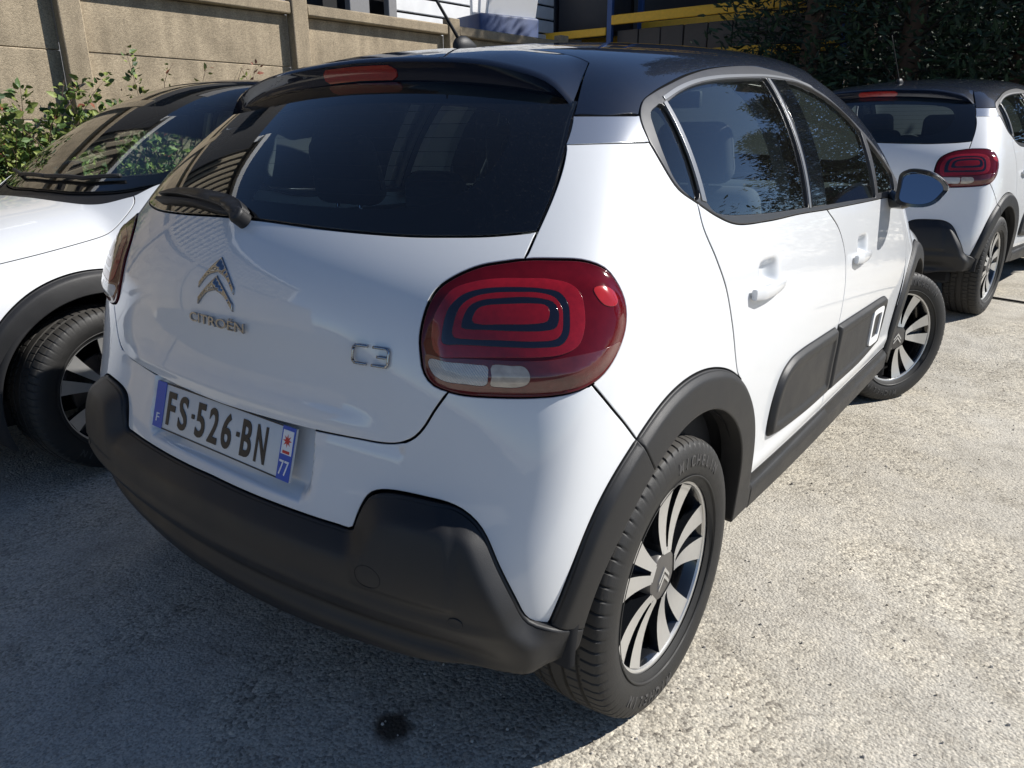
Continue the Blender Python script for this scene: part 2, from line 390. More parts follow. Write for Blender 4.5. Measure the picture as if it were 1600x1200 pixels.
# ------------------------------------------------------------------ ground
def gz(x, y):
    """yard surface: level round the cars, rising gently towards the back"""
    t = np.clip((np.asarray(y, float)-2.75)/1.45, 0, 1); r = .123*t*t*(3-2*t)
    return r
def ground_material():
    m, t, b = nmat('gravelly_concrete'); L = t.links.new
    tc = N(t, 'ShaderNodeTexCoord')
    def noise(sc, det=6, rough=.6):
        n = N(t, 'ShaderNodeTexNoise', Scale=sc, Detail=det, Roughness=rough); L(tc.outputs['Object'], n.inputs[0]); return n.outputs[0]
    def ramp(src, *stops):
        r = N(t, 'ShaderNodeValToRGB'); L(src, r.inputs[0]); e = r.color_ramp.elements
        while len(e) < len(stops): e.new(.5)
        for k, (p, c) in enumerate(stops): e[k].position = p; e[k].color = (*c, 1) if len(c) == 3 else c
        return r.outputs[0]
    def mixc(kind, f, a, c):
        mx = N(t, 'ShaderNodeMix', data_type='RGBA', blend_type=kind)
        for i, v in ((0, f), (6, a), (7, c)):
            if isinstance(v, (int, float)): mx.inputs[i].default_value = v
            elif isinstance(v, tuple): mx.inputs[i].default_value = (*v, 1)
            else: L(v, mx.inputs[i])
        return mx.outputs[2]
    big = noise(.9, 5); mid = noise(5.5, 8, .7); fine = noise(48, 6, .75); grit = noise(210, 3, .7)
    base = ramp(big, (.32, (.43, .405, .36)), (.5, (.50, .475, .43)), (.68, (.56, .535, .485)))
    base = mixc('MULTIPLY', .75, base, ramp(mid, (.28, (.62, .60, .57)), (.5, (.95, .95, .95)), (.72, (1.12, 1.10, 1.06))))
    # embedded pebbles
    v = N(t, 'ShaderNodeTexVoronoi', Scale=120); L(tc.outputs['Object'], v.inputs[0])
    v2 = N(t, 'ShaderNodeTexVoronoi', Scale=230); L(tc.outputs['Object'], v2.inputs[0])
    bw = N(t, 'ShaderNodeRGBToBW'); L(v.outputs['Color'], bw.inputs[0]); bw2 = N(t, 'ShaderNodeRGBToBW'); L(v2.outputs['Color'], bw2.inputs[0])
    peb = ramp(bw.outputs[0], (.12, (.45, .43, .41)), (.35, (.86, .84, .80)), (.6, (1.0, .98, .93)), (.9, (1.28, 1.24, 1.16)))
    peb2 = ramp(bw2.outputs[0], (.12, (.55, .53, .50)), (.5, (1, 1, .97)), (.9, (1.25, 1.22, 1.15)))
    coarse = ramp(noise(1.7, 4), (.42, (.25, .25, .25)), (.58, (1, 1, 1)))
    base = mixc('MULTIPLY', coarse, base, peb); base = mixc('MULTIPLY', .7, base, peb2)
    pits = ramp(fine, (.24, (.45, .42, .39)), (.33, (1, 1, 1)))
    base = mixc('MULTIPLY', .35, base, pits)
    # hairline cracks
    wn = N(t, 'ShaderNodeTexNoise', Scale=3, Detail=6, Roughness=.7); L(tc.outputs['Object'], wn.inputs[0])
    wa = N(t, 'ShaderNodeMix', data_type='VECTOR'); wa.inputs[0].default_value = .16; L(tc.outputs['Object'], wa.inputs[4]); L(wn.outputs['Color'], wa.inputs[5])
    cv = N(t, 'ShaderNodeTexVoronoi', feature='DISTANCE_TO_EDGE', Scale=1.1); L(wa.outputs[1], cv.inputs[0])
    base = mixc('MULTIPLY', ramp(noise(.8, 3), (.48, (0, 0, 0)), (.6, (.22, .22, .22))), base, ramp(cv.outputs['Distance'], (.003, (.45, .42, .38)), (.011, (1, 1, 1))))
    # oil stain behind the car, a scuffed light patch and a few damp marks
    def blob(x, y, r, soft, sy=1.):
        mp = N(t, 'ShaderNodeMapping'); mp.inputs['Location'].default_value = (-x, -y*sy, 0); mp.inputs['Scale'].default_value = (1, sy, 0); L(tc.outputs['Object'], mp.inputs[0])
        wv = N(t, 'ShaderNodeTexNoise', Scale=26, Detail=4); L(tc.outputs['Object'], wv.inputs[0])
        ln = N(t, 'ShaderNodeVectorMath', operation='LENGTH'); L(mp.outputs[0], ln.inputs[0])
        ad = N(t, 'ShaderNodeMath', operation='MULTIPLY_ADD'); L(wv.outputs[0], ad.inputs[0]); ad.inputs[1].default_value = r*.9; L(ln.outputs['Value'], ad.inputs[2])
        mr = N(t, 'ShaderNodeMapRange'); L(ad.outputs[0], mr.inputs[0]); mr.inputs[1].default_value = r*1.45-soft; mr.inputs[2].default_value = r*1.45+soft; mr.inputs[3].default_value = 1; mr.inputs[4].default_value = 0
        return mr.outputs[0]
    base = mixc('MIX', blob(.404, -.446, .042, .012), base, (.085, .068, .052))
    L(base, b.inputs['Base Color']); b.inputs['Roughness'].default_value = .9; b.inputs['Specular IOR Level'].default_value = .25
    # relief
    def bumpn(h, dist_, strength, prev=None):
        bp = N(t, 'ShaderNodeBump', Strength=strength, Distance=dist_); L(h, bp.inputs['Height'])
        if prev: L(prev, bp.inputs['Normal'])
        return bp.outputs[0]
    inv = N(t, 'ShaderNodeMath', operation='SUBTRACT'); inv.inputs[0].default_value = 1; L(v.outputs['Distance'], inv.inputs[1])
    n1 = bumpn(mid, .02, .5); n2 = bumpn(inv.outputs[0], .006, .45, n1); n3 = bumpn(fine, .006, .7, n2); n4 = bumpn(grit, .002, .5, n3)
    L(n4, b.inputs['Normal'])
    return m
def axis(lo, hi, f0, f1, step):
    a = list(np.arange(f0, f1+1e-6, step)); x = f0; d = step
    left = []
    while x > lo: d *= 1.35; x -= d; left.append(max(x, lo))
    x = f1; d = step; right = []
    while x < hi: d *= 1.35; x += d; right.append(min(x, hi))
    return np.array(left[::-1]+a+right)
gxs, gys = axis(-160, 160, -4, 4, .05), axis(-160, 160, -2.5, 6, .05)
X, Yg = np.meshgrid(gxs, gys); nearm = (np.abs(X) < 4.2) & (Yg > -2.6) & (Yg < 6.2)
Zg = gz(X, Yg)+np.where(nearm, .0022*np.sin(X*3.1+1.3*np.sin(Yg*2.3))*np.sin(Yg*2.7+X)-.0022, 0)+.0
nx = len(gxs); V = np.stack([X.ravel(), Yg.ravel(), Zg.ravel()], -1)
fc = [(j*nx+i, j*nx+i+1, (j+1)*nx+i+1, (j+1)*nx+i) for j in range(len(gys)-1) for i in range(nx-1)]
GM = ground_material()
tag(ob('ground', mesh_from('ground', V, fc, None, GM)), None, None, None, 'structure')

# unseen dark ground added behind the camera to cut warm bounce light
am = simple('bounce_cut_dark', (.055, .055, .058), .9, noise=.3, nscale=30, bump=.6, bscale=200)
n_ = 40; xs_ = np.linspace(-60, 60, n_); V = [(x, y, .004) for y in (-40, -14, -1.75) for x in xs_]
tag(ob('bounce_cut_ground', mesh_from('bounce_cut_ground', V, [(j*n_+i, j*n_+i+1, (j+1)*n_+i+1, (j+1)*n_+i) for j in range(2) for i in range(n_-1)], None, am)), None, None, None, 'structure')

# loose chips lying on the yard
def chips(n, region, smin, smax, mats, name, label):
    V = []; fc = []; mi = []
    for _ in range(n):
        x, y = rng.uniform(*region[0]), rng.uniform(*region[1]); s = smin*(smax/smin)**(rng.random()**2.2)
        z = float(gz(x, y)); k = rng.integers(5, 7); b0 = len(V); a0 = rng.uniform(0, 6.28); h = s*rng.uniform(.4, .8)
        for i in range(k):
            a = a0+2*PI*i/k+rng.uniform(-.25, .25); r = s*rng.uniform(.7, 1.1); V.append((x+r*math.cos(a), y+r*math.sin(a), z-.002))
        for i in range(k):
            a = a0+2*PI*i/k+rng.uniform(-.25, .25); r = s*rng.uniform(.35, .7); V.append((x+r*math.cos(a), y+r*math.sin(a), z+h*rng.uniform(.8, 1.1)))
        m_ = int(rng.choice(len(mats), p=[.60, .32, .08, .0]))
        for i in range(k): j = (i+1) % k; fc.append((b0+i, b0+j, b0+k+j, b0+k+i)); mi.append(m_)
        fc.append(tuple(b0+k+i for i in range(k))); mi.append(m_)
    me = mesh_from(name, V, fc, None, mats[0], False)
    for q in mats[1:]: me.materials.append(q)
    me.polygons.foreach_set('material_index', mi)
    return tag(ob(name, me), label, 'gravel', None, 'stuff')
CH = [simple('chip_pale', (.52, .48, .42), .9, noise=.3), simple('chip_tan', (.40, .35, .28), .9, noise=.3), simple('chip_grey', (.25, .235, .22), .9, noise=.3), simple('chip_dark', (.09, .085, .08), .9, noise=.3)]
chips(3800, ((-2.2, 2.6), (-1.0, 3.4)), .0016, .0052, CH, 'gravel', 'loose small stone chips scattered over the yard surface')

# ------------------------------------------------------------------ concrete fence wall on the left
WA = .08; WE = Vector((math.sin(WA), math.cos(WA), 0)); WN = Vector((math.cos(WA), -math.sin(WA), 0)); WO = Vector((-5, 0, 0))
def concrete(name, col, sc):
    m, t, b = nmat(name); L = t.links.new; tc = N(t, 'ShaderNodeTexCoord')
    n = N(t, 'ShaderNodeTexNoise', Scale=2.2, Detail=8, Roughness=.65); L(tc.outputs['Object'], n.inputs[0])
    mp = N(t, 'ShaderNodeMapping'); mp.inputs['Scale'].default_value = (9, 9, .7); L(tc.outputs['Object'], mp.inputs[0])
    st = N(t, 'ShaderNodeTexNoise', Scale=1, Detail=5); L(mp.outputs[0], st.inputs[0])
    v = N(t, 'ShaderNodeTexVoronoi', Scale=sc); L(tc.outputs['Object'], v.inputs[0])
    bw = N(t, 'ShaderNodeRGBToBW'); L(v.outputs['Color'], bw.inputs[0])
    r = N(t, 'ShaderNodeValToRGB'); L(n.outputs[0], r.inputs[0]); e = r.color_ramp.elements
    e[0].position = .3; e[0].color = tuple(c*.72 for c in col)+(1,); e[1].position = .7; e[1].color = tuple(c*1.12 for c in col)+(1,)
    r2 = N(t, 'ShaderNodeMapRange'); L(st.outputs[0], r2.inputs[0]); r2.inputs[1].default_value = .3; r2.inputs[2].default_value = .75; r2.inputs[3].default_value = 1.08; r2.inputs[4].default_value = .70
    r3 = N(t, 'ShaderNodeMapRange'); L(bw.outputs[0], r3.inputs[0]); r3.inputs[3].default_value = .72; r3.inputs[4].default_value = 1.32
    m1 = N(t, 'ShaderNodeMix', data_type='RGBA', blend_type='MULTIPLY'); m1.inputs[0].default_value = 1; L(r.outputs[0], m1.inputs[6]); L(r2.outputs[0], m1.inputs[7])
    m2 = N(t, 'ShaderNodeMix', data_type='RGBA', blend_type='MULTIPLY'); m2.inputs[0].default_value = 1; L(m1.outputs[2], m2.inputs[6]); L(r3.outputs[0], m2.inputs[7])
    L(m2.outputs[2], b.inputs['Base Color']); b.inputs['Roughness'].default_value = .92; b.inputs['Specular IOR Level'].default_value = .2
    iv = N(t, 'ShaderNodeMath', operation='SUBTRACT'); iv.inputs[0].default_value = 1; L(v.outputs['Distance'], iv.inputs[1])
    bp = N(t, 'ShaderNodeBump', Strength=.4, Distance=.006); L(iv.outputs[0], bp.inputs['Height']); L(bp.outputs[0], b.inputs['Normal'])
    return m
CW = concrete('pebbled_concrete', (.36, .295, .208), 130); CW2 = concrete('cast_concrete', (.33, .27, .19), 170)
wall = tag(empty('concrete_wall', WO, -WA), 'long tan concrete panel wall with posts and a coping', 'wall')
pm = rbox('post', (.12, .16, 2.46), CW2, .008, 1, (0, 0, 1.23)); pan = rbox('panel', (.05, 1.80, .492), CW, .006, 1); cop = rbox('coping', (.20, 1.80, .10), CW2, .012, 1)
S0, SP = 1.525, 1.97
for k in range(-5, 5):
    s = S0+SP*k
    ob('post', pm, wall, (-.01, s, 0))
    if k == 4: break
    for z in (.104, .602, 1.100, 1.598, 2.05): 
        q = ob('panel', pan, wall, (-.075+random.uniform(-.004, .004), s+SP/2, z+(.0 if z < 2 else .0)))
        if z > 2: q.scale = (1, 1, .44/.492); q.location.z = 2.068
    ob('coping', cop, wall, (-.065, s+SP/2, 2.342))
# end of wall beyond: the last posts stand behind the roof of the car

# ------------------------------------------------------------------ white slatted shed behind the wall
SW = simple('white_slat', (.72, .73, .74), .5, noise=.12, nscale=6); SG = simple('shed_grey', (.20, .20, .205), .6, noise=.15); SD = simple('shed_dark', (.012, .012, .014), .4)
shed = tag(empty('slatted_shed', (-8, 0, 0), -WA), 'white shed with horizontal slats and dark openings behind the wall', 'shed')
sl_m = rbox('slat', (.03, 6.0, .205), SW, .01, 1)
for k in range(24): ob('slat', sl_m, shed, (.0, 10.36, .12+k*.232))
ob('back_wall', rbox('back_wall', (.2, 13, 5.4), SD, 0, 1, (-.5, 8, 2.7)), shed)
for y0, y1 in ((5.2, 5.75), (6.5, 6.85), (7.20, 7.36)): ob('pillar', rbox('pillar', (.12, y1-y0, 5.2), SG, .01, 1, (.06, (y0+y1)/2, 2.6)), shed)
ob('lintel', rbox('lintel', (.10, 4.9, .5), SG, .01, 1, (.05, 5.4, 5.0)), shed)
ob('sill_board', rbox('sill_board', (.10, 6.2, 2.2), SG, .01, 1, (.04, 4.9, 1.1)), shed)

# ------------------------------------------------------------------ pallet racking and stored goods
RB = simple('rack_blue', (.02, .07, .22), .5, noise=.2); RY = simple('rack_yellow', (.80, .44, .02), .5, noise=.18, nscale=20); RD = simple('stored_dark_sheet', (.018, .020, .028), .6, noise=.4, nscale=6); RW = simple('weathered_board', (.10, .085, .075), .85, noise=.25, nscale=12)
rack = tag(empty('pallet_rack', (0, 11, 0)), 'blue and yellow pallet rack beyond the yard', 'rack')
def rk(name, x0, x1, z0, z1, mat, y0=-.05, y1=.05): return ob(name, rbox(name, (x1-x0, y1-y0, z1-z0), mat, .008, 1, ((x0+x1)/2, (y0+y1)/2, (z0+z1)/2)), rack)
for x in (-9.75, -5.79, -1.85):
    for yy in (0, 1.1): rk('upright', x-.05, x+.05, .1, 5.2, RB, yy-.04, yy+.04)
for z in (1.2, 2.90, 4.4): 
    for yy in (-.06, 1.04): rk('beam', -9.70, -5.84, z, z+.13, RY, yy, yy+.06)
for z in (1.2, 2.42, 3.06, 4.9):
    for yy in (-.06, 1.04): rk('beam', -5.74, -1.90, z-.0, z+.15, RY, yy, yy+.06)
for z in (.3, 1.36):
    for i in range(9): rk('stored_board', -5.7+i*.42, -5.7+i*.42+.40, z, z+(.88 if z < 1 else 1.62), RW, .1+.02*random.random(), .9)
goods = tag(empty('covered_goods', (-7.8, 11.55, 1.4)), 'dark sheeted goods stored on the blue and yellow rack', 'goods')
for dx, w_, z0, h_ in ((-1.3, 1.2, 0, 1.2), (0, 1.3, 0, 1.15), (1.3, 1.1, 0, 1.2), (-1.2, 1.3, 1.6, 1.2), (.15, 1.2, 1.6, 1.25), (1.35, 1.1, 1.6, 1.2)):
    ob('bundle', rbox('bundle', (w_, .8, h_), RD, .06, 2, (dx, 0, z0+h_/2)), goods)
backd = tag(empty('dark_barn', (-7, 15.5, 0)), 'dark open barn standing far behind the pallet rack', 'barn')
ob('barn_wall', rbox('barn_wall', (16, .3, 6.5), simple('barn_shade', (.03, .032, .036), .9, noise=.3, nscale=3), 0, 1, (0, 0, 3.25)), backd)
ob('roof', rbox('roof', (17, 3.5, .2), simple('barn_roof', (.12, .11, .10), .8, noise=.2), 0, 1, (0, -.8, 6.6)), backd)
tarp = tag(empty('blue_bin', (-6.3, 8.6, 0), -.3), 'narrow dark blue bin with white boards behind the wall end', 'bin')
TB = simple('skip_blue', (.008, .035, .13), .5, noise=.3, nscale=5)
ob('bin_body', rbox('bin_body', (.62, 1.0, 2.9), TB, .04, 2, (0, -.1, 1.5), None, (1.15, 1.1)), tarp)
for i in range(3): ob('board', rbox('board', (.07, .9, .9), 'white_flat', .01, 1, (-.2+.2*i, 0, 2.9), Quaternion((0, 1, 0), .12*i).to_matrix()), tarp)

# ------------------------------------------------------------------ ribbed shed beyond the wall, to the left of the camera
rs_ = tag(empty('ribbed_shed', (-9.5, -5, 0), -WA), 'long tan ribbed metal shed beyond the wall, left of the yard', 'shed')
RT = simple('ribbed_tan', (.30, .255, .18), .55, noise=.2, nscale=4); RTD = simple('ribbed_groove', (.06, .05, .04), .7); RTW = simple('white_trim', (.70, .71, .72), .5)
ob('cladding', rbox('cladding', (.3, 13.9, 6.0), RTD, 0, 1, (-.2, 0, 3.0)), rs_)
rib = rbox('rib', (.10, .20, 5.7), RT, .03, 1)
for k in range(42): ob('rib', rib, rs_, (0, -6.75+k*.33, 2.9))
for yy in (-7.05, 7.05): ob('corner_trim', rbox('corner_trim', (.5, .22, 6.1), RTW, .01, 1, (-.15, yy, 3.05)), rs_)
ob('gutter', rbox('gutter', (.3, 14.3, .22), RTW, .02, 1, (.05, 0, 6.05)), rs_)

# ------------------------------------------------------------------ plants
G1 = simple('leaf_green', (.055, .105, .018), .55, noise=.3, nscale=30); G2 = simple('leaf_light', (.17, .21, .045), .55, noise=.3, nscale=30); G3 = simple('leaf_dark', (.022, .050, .012), .6, noise=.3, nscale=30); G4 = simple('leaf_red', (.20, .060, .030), .6, noise=.3, nscale=30); BK = simple('twig_bark', (.09, .055, .035), .85, noise=.3, nscale=60)
def leaf_mesh(name, P, D, size, mats, weights, width=.55, fold=.25):
    """P leaf bases, D directions, one folded pointed leaf of six triangles each"""
    V = []; fc = []; mi = []
    for p, d in zip(P, D):
        d = Vector(d).normalized(); s = size*rng.uniform(.55, 1.25)
        side = d.cross(Vector(rng.normal(size=3))).normalized(); nrm = side.cross(d).normalized(); p = Vector(p); b = len(V); w_ = s*width*.5
        droop = -nrm*s*.12
        for q in (p, p+d*s*.35+side*w_+nrm*w_*fold, p+d*s*.4, p+d*s*.35-side*w_+nrm*w_*fold, p+d*s*.75+side*w_*.7+nrm*w_*fold+droop, p+d*s*.75-side*w_*.7+nrm*w_*fold+droop, p+d*s+droop*1.6): V.append(tuple(q))
        m_ = int(rng.choice(len(mats), p=weights))
        for f in ((0, 2, 1), (0, 3, 2), (1, 2, 6, 4), (2, 3, 5, 6)): fc.append(tuple(b+i for i in f)); mi.append(m_)
    me = mesh_from(name, V, fc, None, mats[0], False)
    for m_ in mats[1:]: me.materials.append(m_)
    me.polygons.foreach_set('material_index', mi); return me
def bush(name, label, centre, stems, length, nleaf, size, mats, weights, spread=1., up_=.9, cat='shrub', group=None):
    root_ = tag(empty(name, centre), label, cat, group); tb = []; LP = []; LD = []
    for _ in range(stems):
        a = rng.uniform(0, 2*PI); L_ = length*rng.uniform(.55, 1.1); tilt = spread*rng.uniform(.15, 1.0)
        d = Vector((math.cos(a)*tilt, math.sin(a)*tilt, up_)).normalized(); p = Vector((rng.normal()*.12*spread, rng.normal()*.35*spread, 0)); pts = [p.copy()]; n = 9
        for i in range(n):
            d = (d+Vector(rng.normal(size=3))*.16+Vector((math.cos(a), math.sin(a), -.25))*.07*i/n*2).normalized(); p = p+d*L_/n; pts.append(p.copy())
        tb.append(tube(pts, [.006*(1-.8*i/n) for i in range(n+1)], 5))
        for _ in range(nleaf):
            i = int(rng.integers(2, n)); t = rng.random(); q = pts[i].lerp(pts[i+1], t); dd = Vector(rng.normal(size=3)); dd.z = abs(dd.z)*.5+.1
            LP.append(q+dd.normalized()*.03); LD.append(dd)
    v, f = join(tb); o = ob('stems', mesh_from('stems', v, f, None, BK), root_); o['kind'] = 'stuff'
    o = ob('foliage', leaf_mesh('foliage', LP, LD, size, mats, weights), root_); o['kind'] = 'stuff'
    return root_
def wp(s, off, z): p = WO+WE*s+WN*off; return (p.x, p.y, z)
LM = [G1, G2, G3, G4]
bush('bramble', 'green bramble bush climbing the concrete wall at the left edge', wp(.85, .45, .25), 150, 1.5, 95, .058, LM, [.40, .48, .10, .02], .75)
bush('bramble', 'leafy bramble behind the windscreen of the left car', wp(1.6, .45, .0), 50, 1.5, 60, .07, LM, [.45, .38, .15, .02], .7)
bush('bramble', 'dense green bramble between the left car and the concrete wall', wp(3.0, .45, .0), 60, 1.55, 40, .085, LM, [.45, .33, .17, .05], .9)
bush('bramble', 'low bramble at the far foot of the concrete wall', wp(4.7, .4, .0), 30, 1.3, 36, .085, LM, [.45, .33, .15, .07], .9)
for s, z, lab in ((2.02, 1.05, 'thin reddish bramble shoot nearest the bush against the wall'), (2.38, 1.10, 'taller orange leaved shoot against the wall above the left car'), (2.85, 1.15, 'faint thin shoot against the wall right of the red shoots')):
    bush('bramble_shoot', lab, wp(s, .12, z-.0), 5, .80, 16, .05, [G2, G4], [.45, .55], .22, 1.4)

def conifer(loc, h, r, label, group=None, n=2600):
    t = tag(empty('conifer_tree', loc), label, 'tree', group)
    pts = [(.05*math.sin(3*u), .05*math.cos(2*u), h*u) for u in np.linspace(0, .97, 12)]
    v, f = tube(pts, [.16*(1-.9*u)+.01 for u in np.linspace(0, 1, 12)], 9); ob('trunk', mesh_from('trunk', v, f, None, BK), t)
    tb = []; P = []; D = []
    for i in range(130):
        u = .04+.94*((i+rng.random())/130); z = h*u; rr = r*(1-u)**.75*(1+.25*math.sin(9*u*3.1+loc[0]))*rng.uniform(.7, 1.12)+.08; a = i*2.399+rng.uniform(-.3, .3)
        e = Vector((math.cos(a)*rr, math.sin(a)*rr, z+rr*rng.uniform(-.05, .30))); s0 = Vector((0, 0, z)); tb.append(tube([s0, s0.lerp(e, .5)+Vector((0, 0, -.03)), e], [.02, .013, .004], 4))
        for k in range(n//130):
            q = rng.uniform(.25, 1.0)**.6; p = s0.lerp(e, q)+Vector(rng.normal(size=3))*(.10+.10*rr); P.append(p); d = (e-s0).normalized()+Vector(rng.normal(size=3))*.55+Vector((0, 0, .25)); D.append(d)
    v, f = join(tb); o = ob('branches', mesh_from('branches', v, f, None, CB), t); o['kind'] = 'stuff'
    o = ob('crown', leaf_mesh('crown', P, D, .13, CONM, [.45, .2, .35], .26, .12), t); o['kind'] = 'stuff'
    return t
CB = simple('conifer_bark', (.025, .020, .016), .9)
CONM = [simple('needle_dark', (.016, .040, .017), .7, noise=.3), simple('needle_mid', (.028, .062, .024), .7, noise=.3), simple('needle_black', (.009, .022, .011), .75, noise=.3)]
for x, y, h, r, lab in ((-1.95, 9.6, 7.2, 1.35, 'dark conifer beside the yellow rack, leftmost of the row'), (-.75, 9.7, 8.0, 1.6, 'tall dark conifer second from the yellow rack'), (.45, 9.9, 6.0, 1.6, 'dark conifer in the middle of the row behind the far car'), (1.7, 9.6, 4.6, 1.5, 'dark conifer right behind the roof of the far car'), (3.0, 10.0, 4.2, 1.5, 'dark conifer at the right edge behind the far car'), (-1.7, 11.4, 8.6, 1.8, 'taller conifer in the second row near the rack'), (.4, 11.8, 6.4, 2.0, 'taller conifer in the second row behind the far car')):
    conifer((x, y, .1), h, r, lab, 'conifers behind the far car', 13000)
for x, y, h, r, lab in ((9.6, 6.2, 5.0, 1.5, 'conifer to the right of the yard, nearest the camera'), (9.9, 10.0, 5.5, 1.6, 'conifer to the right of the yard, second from the camera'), (8.2, 14.0, 6.5, 1.8, 'conifer to the right of the yard, farthest from the camera')):
    conifer((x, y, .1), h, r, lab, 'conifers along the right of the yard', 10400)
v, f = tube([(.96+.9*t, 4.86+.03*math.sin(4*t)-.40*t, .131) for t in np.linspace(0, 1, 14)], .008, 6)
tag(ob('cable', mesh_from('cable', v, f, None, 'rubber')), 'thin black cable lying on the gravel by the far car', 'cable')

# ------------------------------------------------------------------ the car
class Rear:
    """coordinates (x, z) seen from behind"""
    @staticmethod
    def to3(P, off):
        P = np.asarray(P, float); n = len(P)
        o = np.stack([P[:, 0], np.full(n, .45), P[:, 1]], -1); d = np.zeros((n, 3)); d[:, 1] = -1
        return root(o, d, 0, 1.6, off)
def toside(p):
    p = np.atleast_2d(p); x, y, z = p.T
    a = np.where(y < Y0, RA*np.arctan2(x, Y0-y), np.where(y < YF, A90+y-Y0, AF+RA*np.arctan2(y-YF, x)))
    return np.stack([a, z], -1)
def both(name, me, parent, label=None):
    """right and mirrored left part"""
    r = ob(name, me, parent); l = ob(name, mirrored(me), parent)
    if label: r['label'] = label; l['label'] = label
    return r, l

LIGHT = [(.864,1.023),(.905,1.024),(.953,1.021),(.984,1.007),(.999,.985),(1.010,.955),(1.010,.929),(1.0,.9),(.971,.863),(.941,.84),(.906,.825),(.868,.818),(.824,.813),(.78,.809),(.733,.806),(.708,.808),(.681,.817),(.667,.836),(.664,.862),(.664,.889),(.672,.92),(.687,.951),(.707,.973),(.74,.992),(.788,1.01),(.83,1.018)]
SEAM = [(.864,1.023),(.901,1.065),(.962,1.127),(1.046,1.207)]
TGB = [(0,.680),(.2,.682),(.385,.686),(.522,.692),(.582,.695),(.615,.702),(.641,.716),(.66,.736),(.684,.774),(.708,.808)]
GB = [(.901,1.065),(.858,1.060),(.813,1.056),(.741,1.053),(.658,1.051),(.437,1.054),(.154,1.060),(0,1.061)]
BQ = [(.921,.829),(.961,.777),(.986,.747),(1.017,.705)]
CO = [(.835,.41),(.855,.474),(.899,.588),(.945,.658),(1.017,.705),(1.086,.743),(1.15,.758),(1.222,.764),(1.3,.761),(1.386,.744),(1.448,.724),(1.524,.680),(1.566,.635),(1.599,.584),(1.62,.535),(1.639,.472),(1.649,.417),(1.655,.375)]
CI = [(.895,.384),(.912,.459),(.945,.522),(.992,.580),(1.056,.636),(1.127,.666),(1.167,.677),(1.216,.682),(1.29,.678),(1.342,.667),(1.419,.630),(1.474,.584),(1.517,.526),(1.540,.467),(1.549,.405),(1.552,.30)]
BT = [(0,.526),(.14,.524),(.322,.524),(.462,.526),(.505,.529),(.513,.546),(.527,.574),(.544,.597),(.564,.608),(.597,.615),(.663,.618),(.697,.617),(.719,.610),(.735,.597),(.746,.579),(.762,.528),(.785,.465),(.795,.439),(.806,.425),(.835,.412)]
BB = [(.896,.384),(.893,.358),(.882,.332),(.858,.322),(.818,.322),(.764,.322),(.71,.314),(.65,.293),(.597,.283),(.539,.278),(.447,.274),(.287,.269),(0,.268)]
DR = [(1.343,1.092),(1.346,1.045),(1.389,.975),(1.429,.909),(1.459,.82),(1.477,.743),(1.490,.708),(1.524,.680)]
DM = [(2.193,1.018),(2.316,.947),(2.385,.86),(2.395,.778),(2.369,.681),(2.340,.604),(2.332,.54),(2.326,.458),(2.312,.407),(2.300,.366)]
DF = [(3.22,1.0),(3.335,.913),(3.40,.803),(3.413,.703),(3.400,.632),(3.345,.53),(3.295,.44),(3.27,.362)]
DLO_T = [(1.238,1.210),(1.246,1.236),(1.266,1.262),(1.306,1.288),(1.364,1.306),(1.459,1.328),(1.587,1.354),(1.755,1.379),(2.063,1.405),(2.196,1.403),(2.348,1.395),(2.468,1.375),(2.597,1.345),(2.725,1.294),(2.878,1.229),(3.031,1.157),(3.17,1.092)]
DLO_B = [(1.238,1.210),(1.248,1.169),(1.272,1.127),(1.343,1.092),(1.421,1.061),(1.514,1.037),(1.706,1.027),(1.945,1.025),(2.193,1.018),(2.749,1.007),(3.22,1.0)]
QG = [(1.300,1.262),(1.334,1.276),(1.367,1.281),(1.351,1.101),(1.295,1.119),(1.271,1.146),(1.269,1.193),(1.285,1.24)]
RG = [[(1.391,1.287),(1.479,1.311),(1.594,1.333),(1.73,1.349),(1.888,1.361),(2.079,1.372)], [(2.079,1.372),(2.016,1.037)], [(2.016,1.037),(1.773,1.043),(1.604,1.05),(1.468,1.06),(1.409,1.072),(1.381,1.094)], [(1.381,1.094),(1.391,1.287)]]
FG = [[(2.237,1.375),(2.353,1.374),(2.487,1.358),(2.626,1.325),(2.731,1.285),(2.825,1.235)], [(2.825,1.235),(2.807,1.15),(2.807,1.015)], [(2.807,1.015),(2.5,1.024),(2.181,1.031)], [(2.181,1.031),(2.237,1.375)]]
FQ = [(2.868,1.213),(3.004,1.150),(3.150,1.080),(3.150,1.022),(2.848,1.026)]
def smooth(c, n):
    c = np.array(c, float)
    for _ in range(n): c[1:-1] = .25*c[:-2]+.5*c[1:-1]+.25*c[2:]
    return c
COC = smooth(crv(CO, .01), 60); CIC = smooth(crv(CI, .01), 40)
def cut(c, p0, p1):
    i, j = (int(np.argmin(np.hypot(*(c-np.array(p)).T))) for p in (p0, p1)); return c[i:j+1] if i < j else c[j:i+1][::-1]
C4, C11 = CO[4], CO[11] = [tuple(COC[np.argmin(np.hypot(*(COC-np.array(p)).T))]) for p in (CO[4], CO[11])]
BQ[-1] = C4; DR[-1] = C11
FAC = (2.54, .308)                                # front wheel centre in the flank
def farc(r, a0, a1, n=40):
    return np.array([(ay(FAC[0]+r*math.cos(t)), FAC[1]+r*math.sin(t)) for t in np.linspace(math.radians(a0), math.radians(a1), n)])
def farc_side(r, a0, a1, n=40):
    """arc of the front wheel arch in side chart coordinates (round the front corner too)"""
    out = []
    for t in np.linspace(math.radians(a0), math.radians(a1), n):
        y, z = FAC[0]+r*math.cos(t), FAC[1]+r*math.sin(t)
        if y < YF: out.append((ay(y), z))
        else: out.append((AF+RA*math.atan2(y-YF, .83), z))
    return np.array(out)

